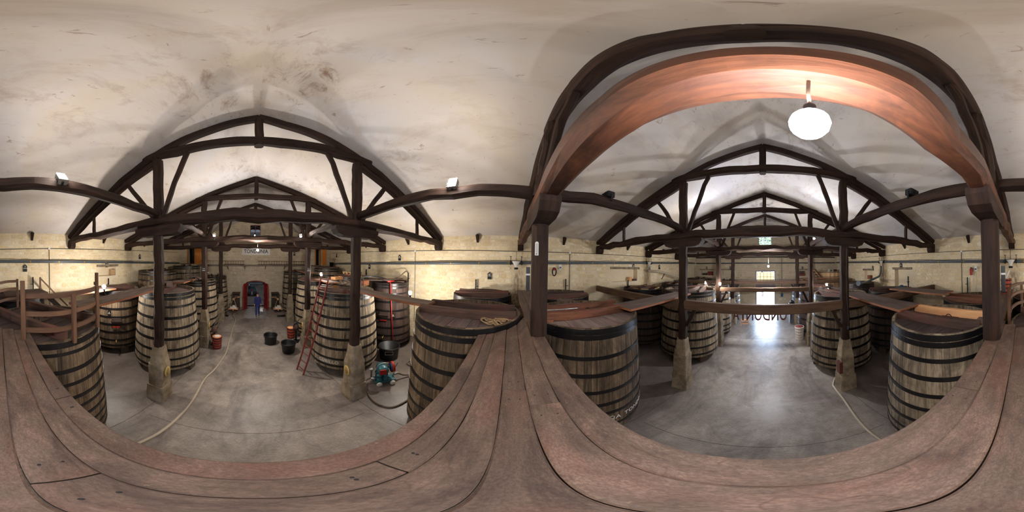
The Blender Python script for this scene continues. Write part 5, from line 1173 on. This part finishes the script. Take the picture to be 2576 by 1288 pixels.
q.sphere((0, 0, .15), .165, 12); q.obj('straw', STRAW, t, kind='stuff')
t = thing('vat_cover', 'red-brown plank wedge leaning over the lettered vat far rim', 'board', (4.75, -1.45, 2.9)); q = MB(); q.beam((-.2, -.35, 0), (.2, .3, .06), .3, .04, 3, .1, .004); q.obj('board', GANG, t)
t = thing('metal_rod', 'bright thin metal rod lying along a brace of the lettered vat', 'rod', (3.15, -.85, 3.125)); q = MB(); q.tube([(0, .55, 0), (.02, -.2, 0)], .014, 8); q.obj('rod', STEEL, t); q = MB(); q.tube([(0, .55, 0), (0, .58, 0)], .022, 8); q.obj('end_cap', STEEL, t)
def hatch(label, x, y, z, rz, lidm):
    t = thing('vat_hatch', label, 'hatch', (x, y, z), rz); q = MB(); q.box((0, 0, .015), (.36, .36, .03)); q.obj('board', lidm, t)
    for sx in (-.13, .13): q = MB(); q.box((sx, 0, .036), (.03, .36, .014)); q.obj('strap', LETBR, t)
    for sx in (-.08, .08): q = MB(); q.tube([(sx, -.07 * math.cos(PI * k / 8), .03 + .075 * math.sin(PI * k / 8)) for k in range(9)], .009, 6); q.obj('handle', BLACK, t)
hatch('square hatch with two iron loop handles on the lid with bright new plank', -3.03, -1.1, 2.915, 0, LID_DARK); hatch('square hatch with two iron loop handles between braces of the lettered vat', 3.36, -1.45, 2.935, .2, LID); hatch('square hatch with two iron loop handles between braces of the rope coil vat', 3.32, 1.4, 2.965, 0, LID); hatch('square hatch with iron handles on the railing vat lid', -3.3, 1.2, 2.872, -1.05, LID_DARK)
# bundles on the dark wall vat
for k, (lb, pts, r, mm) in enumerate((('brown hose curving from the dark wall vat to the upright bar', [(5.4, 6.0, 3.16), (5.75, 5.8, 3.18), (6.3, 5.6, 3.3), (6.8, 5.6, 3.52), (7.1, 5.66, 3.56), (7.2, 5.66, 3.4)], .025, HOSEB), ('grey hose arched over boards by the dark wall vat', [(4.55, 6.1, 3.02), (4.6, 6.3, 3.22), (5.0, 6.7, 3.3), (5.6, 6.5, 3.3), (6.0, 6.2, 3.2)], .03, GREYPIPE), ('pale hose lying over the boards next to the dark wall vat', [(4.5, 6.5, 3.05), (4.9, 6.9, 3.2), (5.4, 6.9, 3.24), (5.9, 6.4, 3.22)], .03, HOSE), ('tan hose loop lying on the dark lid below the wide niche', [(5.2, -5.6, 2.96), (5.6, -5.3, 2.98), (6.3, -5.4, 2.97), (6.6, -6.1, 2.98), (6.1, -6.8, 2.97), (5.3, -6.6, 2.98), (5.1, -6.0, 2.97)], .03, ROPE))):
    hose(lb, pts, r, mm)
for k, (x, y, L, rz, lb) in enumerate(((5.6, 6.4, 1.5, .9, 'pinkish'), (5.3, 6.1, 1.3, .7, 'white'), (5.9, 5.7, 1.1, 1.1, 'purple-stained'))):
    t = thing('loose_plank', lb + ' loose plank across the dark wall vat with red pole', 'plank', (x, y, 3.13 + .05 * k), rz); q = MB(); q.box((0, 0, 0), (.22, L, .04)); q.obj('plank', [LID, GANG, BRACE][k], t)
t = thing('pallet', 'pale wooden pallet on the boards by the right front wall', 'pallet', (5.15, 8.0, 3.34), .1)
for k in range(3): q = MB(); q.box((0, -.3 + .3 * k, .05), (.8, .09, .09)); q.obj('runner', OAK_PALE, t)
for k in range(5): q = MB(); q.box((-.34 + .17 * k, 0, .105), (.12, .8, .02)); q.obj('slat', OAK_PALE, t)
crate('orange wooden box between the ladder vat and the wall vat', 4.62, 6.35, 2.96, (.5, .4, .22), GANGEDGE, .4)
crate('open wooden tray on the second right vat row', 4.5, 8.6, 3.02, (.6, .4, .14), BRACE_NEW, .2)
# tangle of hoses on the ladder vat's far side
t = thing('hose_tangle', 'tangle of black hoses heaped beside the ladder vat', 'hose', (4.0, 6.6, 3.02)); R = random.Random(4); q = MB(); q.tube(spline([(math.cos(k * .8) * (.35 + .12 * math.sin(k)), math.sin(k * .8) * (.3 + .1 * math.cos(k * 1.7)), .03 + .05 * (k % 4)) for k in range(28)], 5), .022, 6); q.obj('coils', HOSEB, t)
# stair rail on the left wall
t = thing('stair_rail', 'steep wooden stair handrail against the left wall', 'railing', (-6.9, 2.17, 0)); q = MB(); q.beam((0, 0, 2.5), (0, 0, 3.4), .06, .07, 3, .1, .003); q.obj('post', RAIL, t)
for dz in (0, -.45): q = MB(); q.beam((0, 0, 3.36 + dz), (.05, 1.25, 2.1 + dz), .05, .06, 4, .1, .003); q.obj('rail', RAIL, t)
q = MB(); q.beam((.3, .15, 2.75), (.35, 1.5, 1.4), .05, .2, 3, .1, .003); q.obj('stringer', OAK_DARK, t)
for k in range(5): q = MB(); q.box((.12, .25 + .24 * k, 2.66 - .25 * k), (.42, .22, .03)); q.obj('tread', OAK_DARK, t)
t = thing('plank_platform', 'dark red-edged plank platform lying on the wall vat behind the railing', 'board', (-5.9, 1.3, 2.995), .1)
for k in range(3): q = MB(); q.box((-.3 + .3 * k, 0, 0), (.29, 1.5, .04)); q.obj('board', [LID_DARK, BRACE][k == 2], t)
# boards and boxes on far vats
for x, y, z, rz, L, lb in ((-5.6, 12.6, 3.7, .9, 1.3, 'first red-brown board across the tallest grey vat by the left gallery door'), (-5.2, 12.4, 3.72, 1.2, 1.0, 'second red-brown board across the tallest grey vat by the left gallery door'), (-3.2, 9.0, 3.06, .6, 1.5, 'first pink-stained board over the pale wire vat'), (-3.6, 9.2, 3.1, .9, 1.3, 'second pink-stained board over the pale wire vat'), (-3.4, 6.2, 3.06, .5, 1.5, 'pink-stained board across the grey plaque-side vat'), (3.5, -6.5, 3.1, -.5, 1.6, 'red-brown board across the bright-rimmed rear vat'), (-3.4, -6.0, 3.06, .6, 1.3, 'purple board across the rear vat by the red box'), (-5.6, -5.2, 2.96, .7, 1.4, 'short orange-ended board on the dark wall vat below the blocked doorway'), (5.7, -9.2, 3.05, .8, 1.5, 'pink board on the wall vat by the back corner niche'), (5.7, -12.4, 3.16, .3, 1.6, 'red board on the corner vat under the back niches')):
    t = thing('loose_plank', lb, 'plank', (x, y, z + .045), rz); q = MB(); q.beam((0, -L/2, 0), (0, L/2, 0), .24, .045, 4, .1, .005, int(L * 100)); q.obj('plank', LID if 'pink' in lb or 'purple' in lb else BRACE, t)
t = thing('thin_wires', 'thin upright rods with two hoops standing on the pale vat lid', 'rod', (-2.75, 8.7, 2.95)); q = MB()
for dx in (0, .15): q.tube([(dx, 0, -.02), (dx, 0, 1.05)], .009, 5)
q.obj('rod', STEEL, t)
for zz in (.45, .9): q = MB(); q.tube([(.08 + .28 * math.cos(a), .22 * math.sin(a), zz) for a in [2*PI*k/20 for k in range(20)]], .008, 5, closed=True); q.obj('hoop', STEEL, t)
t = thing('blue_cloth', 'crumpled blue plastic sheet on the dark wall vat', 'sheet', (-6.2, -5.25, 2.9)); q = MB(); R = random.Random(2); n = 14
for i in range(n + 1):
    for j in range(n + 1): q.v.append((-.3 + .6 * i / n, -.3 + .6 * j / n, .04 + max(0, .2 - .9 * math.hypot(i / n - .5, j / n - .5) * .4) * abs(math.sin(i * 1.3) * math.cos(j * 1.7)) + R.uniform(0, .04)))
for i in range(n):
    for j in range(n): a = i * (n + 1) + j; q.face([a, a + n + 1, a + n + 2, a + 1], None, 0, True)
q.obj('sheet', BLUEP, t)
for x, y, z, lb, mm in ((-5.5, -13.0, 3.63, 'white tub on the rim of the tall pale new vat', SIGNW), (-5.95, -13.3, 3.63, 'small white pail on the rim of the tall pale new vat', SIGNW)):
    t = thing('pail', lb, 'pail', (x, y, z - .11)); q = MB(); q.lathe([(0, 0), (.11, 0), (.14, .24), (.15, .24), (.15, .26), (.13, .26), (.1, .02), (0, .02)], 16); q.obj('body', mm, t); q = MB(); q.tube([(.14 * math.cos(a), .0, .24 + .12 * math.sin(a)) for a in [PI * k / 8 for k in range(9)]], .006, 5); q.obj('handle', STEEL, t)
crate('dark wooden crate tipped on the tall pale new vat', -6.2, -13.6, 3.53, (.5, .4, .24), BRACE, .5)
t = thing('stair_steps', 'small wooden steps up to the tall pale new vat', 'steps', (-4.1, -12.7, 3.2), .3)
for sx in (-.25, .25): q = MB(); q.beam((-.5, sx, 0), (.15, sx, .62), .05, .12, 2); q.obj('stringer', BRACE, t)
for k in range(3): q = MB(); q.box((-.4 + .24 * k, 0, .1 + .2 * k), (.2, .5, .03)); q.obj('tread', BRACE_NEW, t)
t = thing('flower_pot', 'dark pot with a pale bundle beside the right gallery door', 'pot', (6.75, 13.7, 3.55)); q = MB(); q.lathe([(0, 0), (.16, 0), (.2, .35), (.22, .36), (.0, .34)], 16); q.obj('pot', BLACKPL, t); R = random.Random(6); q = MB()
for k in range(14): q.sphere((R.uniform(-.15, .15), R.uniform(-.15, .15), .42 + R.uniform(0, .25)), .075, 8)
q.obj('bundle', HOSE, t)
q = MB(); q.box((6.6, 14.2, 3.5), (1.3, 1.4, .06)); o = q.obj('gallery_landing', GANG); o['label'] = 'wooden landing outside the right gallery door'; o['category'] = 'landing'
t = thing('cable_on_post', 'thin grey cable running down the rear post with the red box', 'cable', (XL - .02, TY[-1] + .135, 0)); q = MB(); q.tube(spline([(0, 0, 4.5), (.02, .0, 3.4), (-.02, .02, 2.6), (.0, .03, 2.3)], 6), .008, 5); q.obj('cable', GREYPIPE, t); q = MB(); q.box((0, .02, 2.25), (.05, .04, .1)); q.obj('switch', GREYPIPE, t)
# ------------------------------------------------------------------ person by the red door
def skin_chain(name, mat_, verts, edges, rads, parent=None, loc=(0, 0, 0), root=0):
    me = bpy.data.meshes.new(name); bm = bmesh.new(); ly = bm.verts.layers.skin.verify(); bv = []
    for k, v in enumerate(verts):
        x = bm.verts.new(v); r = rads[k]; x[ly].radius = (r, r) if not isinstance(r, tuple) else r; x[ly].use_root = (k == root); bv.append(x)
    for i, j in edges: bm.edges.new((bv[i], bv[j]))
    bm.to_mesh(me); bm.free()
    me.materials.append(mat_); o = link(name, me, parent, loc); md = o.modifiers.new('skin', 'SKIN'); md.use_smooth_shade = True; sb = o.modifiers.new('sub', 'SUBSURF'); sb.levels = sb.render_levels = 2
    return o
p = thing('person', 'person in blue work clothes walking from the red door with a white bag', 'person', (.18, 12.5, 0), 0)
vs = [(0, 0, .90), (0, .0, 1.05), (0, -.01, 1.22), (0, 0, 1.38), (0, 0, 1.45), (0, -.02, 1.56), (0, -.02, 1.66),
      (-.17, 0, 1.37), (-.22, .03, 1.12), (-.24, -.03, .88), (-.24, -.05, .80), (.17, 0, 1.37), (.22, .02, 1.12), (.25, -.06, .90), (.25, -.09, .82),
      (-.09, 0, .86), (-.10, -.10, .48), (-.10, -.04, .09), (-.10, -.16, .035), (.09, 0, .86), (.10, .06, .48), (.10, .18, .10), (.10, .08, .035)]
es = [(0,1),(1,2),(2,3),(3,4),(4,5),(5,6),(3,7),(7,8),(8,9),(9,10),(3,11),(11,12),(12,13),(13,14),(0,15),(15,16),(16,17),(17,18),(0,19),(19,20),(20,21),(21,22)]
rd = [(.11,.085),(.105,.08),(.115,.08),(.08,.055),.05,.085,.07,.055,.043,.034,.036,.055,.043,.034,.036,.08,.055,.04,.035,.08,.055,.04,.035]
skin_chain('body', SKIN, vs, es, rd, p)
cl = [(0, -.005, 1.45), (0, 0, 1.2), (0, 0, .95), (-.17, 0, 1.37), (-.22, .03, 1.12), (-.24, -.025, .90), (.17, 0, 1.37), (.22, .02, 1.12), (.25, -.055, .92), (-.09, 0, .86), (-.10, -.10, .48), (-.10, -.045, .07), (.09, 0, .86), (.10, .06, .48), (.10, .16, .08)]
skin_chain('overalls', BLUE, cl, [(0,1),(1,2),(0,3),(3,4),(4,5),(0,6),(6,7),(7,8),(2,9),(9,10),(10,11),(2,12),(12,13),(13,14)], [(.085,.075),(.158,.125),(.15,.118),.07,.054,.045,.066,.054,.045,.094,.068,.055,.094,.068,.055], p, root=2)
q = MB(); q.sphere((0, .0, 1.66), .098, 14, sq=(.85, 1, .95)); q.v = [v for v in q.v]; q.v = [(v[0], v[1] + .02, v[2] + .01) for v in q.v]; q.obj('hair', HAIR, p)
q = MB(); q.sphere((0, -.103, 1.585), .016, 8, sq=(.8, 1.2, 1.3)); q.obj('nose', SKIN, p)
for sx in (-1, 1):
    q = MB(); q.sphere((sx * .03, -.093, 1.615), .009, 8); q.obj('eye', INK, p); q = MB(); q.sphere((sx * .083, -.01, 1.60), .024, 8, sq=(.4, .8, 1.2)); q.obj('ear', SKIN, p)
    hx, hy, hz = sx * .245, -.06 if sx < 0 else -.1, .79
    for k in range(4): q = MB(); q.tube([(hx, hy + .03 - .02 * k, hz), (hx, hy + .03 - .02 * k - .004, hz - .055), (hx - sx * .015, hy + .026 - .02 * k, hz - .085 + .006 * abs(k - 1))], .009, 6); q.obj('finger', SKIN, p)
    q = MB(); q.tube([(hx, hy - .02, hz + .02), (hx - sx * .02, hy - .05, hz - .02), (hx - sx * .025, hy - .05, hz - .05)], .010, 6); q.obj('thumb', SKIN, p)
    q = MB(); q.sphere((sx * .10, (-.12 if sx < 0 else .12), .045), .05, 10, sq=(.85, 1.7, .8)); q.obj('shoe', BLACK, p)
q = MB(); q.box((0, -.098, 1.548), (.035, .008, .006)); q.obj('mouth', LETBR, p)
t = thing('white_bag', 'white bag held in the hand of the person in blue', 'bag', (.18 + .27, 12.38, .42)); q = MB(); q.beam((0, 0, 0), (.02, 0, .26), .24, .12, 5, .3, .012, 4); q.obj('bag', SIGNW, t); q = MB(); q.tube([(-.05, 0, .25), (-.01, -.0, .34), (.0, 0, .34), (.05, 0, .25)], .006, 5); q.obj('handle', SIGNW, t)
# ------------------------------------------------------------------ trees in the yard behind the gable window
LEAF = plain('yard_leaves', srgb(46, 60, 15), .8, 0, .3)
for k, (x, y, h, r) in enumerate(((0.5, -24, 7.4, 2.2), (-3.5, -27, 7.6, 2.4), (4.5, -26, 7.4, 2.3))):
    t = thing('yard_tree', ['leafy tree outside, straight behind the gable window', 'leafy tree outside, left beyond the gable window', 'leafy tree outside, right beyond the gable window'][k], 'tree', (x, y, -.05)); q = MB(); q.tube([(0, 0, 0), (.05, 0, h * .5), (0, .05, h)], [.2, .16, .1], 8); q.obj('trunk', OAK_DARK, t)
    q = MB(); R = random.Random(k)
    for i in range(1800):
        a, b = R.uniform(0, 2*PI), R.uniform(-1, 1); rr = r * R.uniform(.55, 1.0); c = Vector((math.cos(a) * math.sqrt(1-b*b) * rr, math.sin(a) * math.sqrt(1-b*b) * rr, h + b * rr * .8)); s = R.uniform(.1, .2); n0 = len(q.v)
        u = Vector((R.uniform(-1, 1), R.uniform(-1, 1), R.uniform(-1, 1))).normalized(); v_ = u.orthogonal().normalized()
        for (e, f) in ((-1, 0), (0, -.5), (1, 0), (0, .5)): q.v.append(tuple(c + u * s * e + v_ * s * f))
        q.face([n0, n0+1, n0+2, n0+3])
    q.obj('foliage', LEAF, t, kind='stuff')
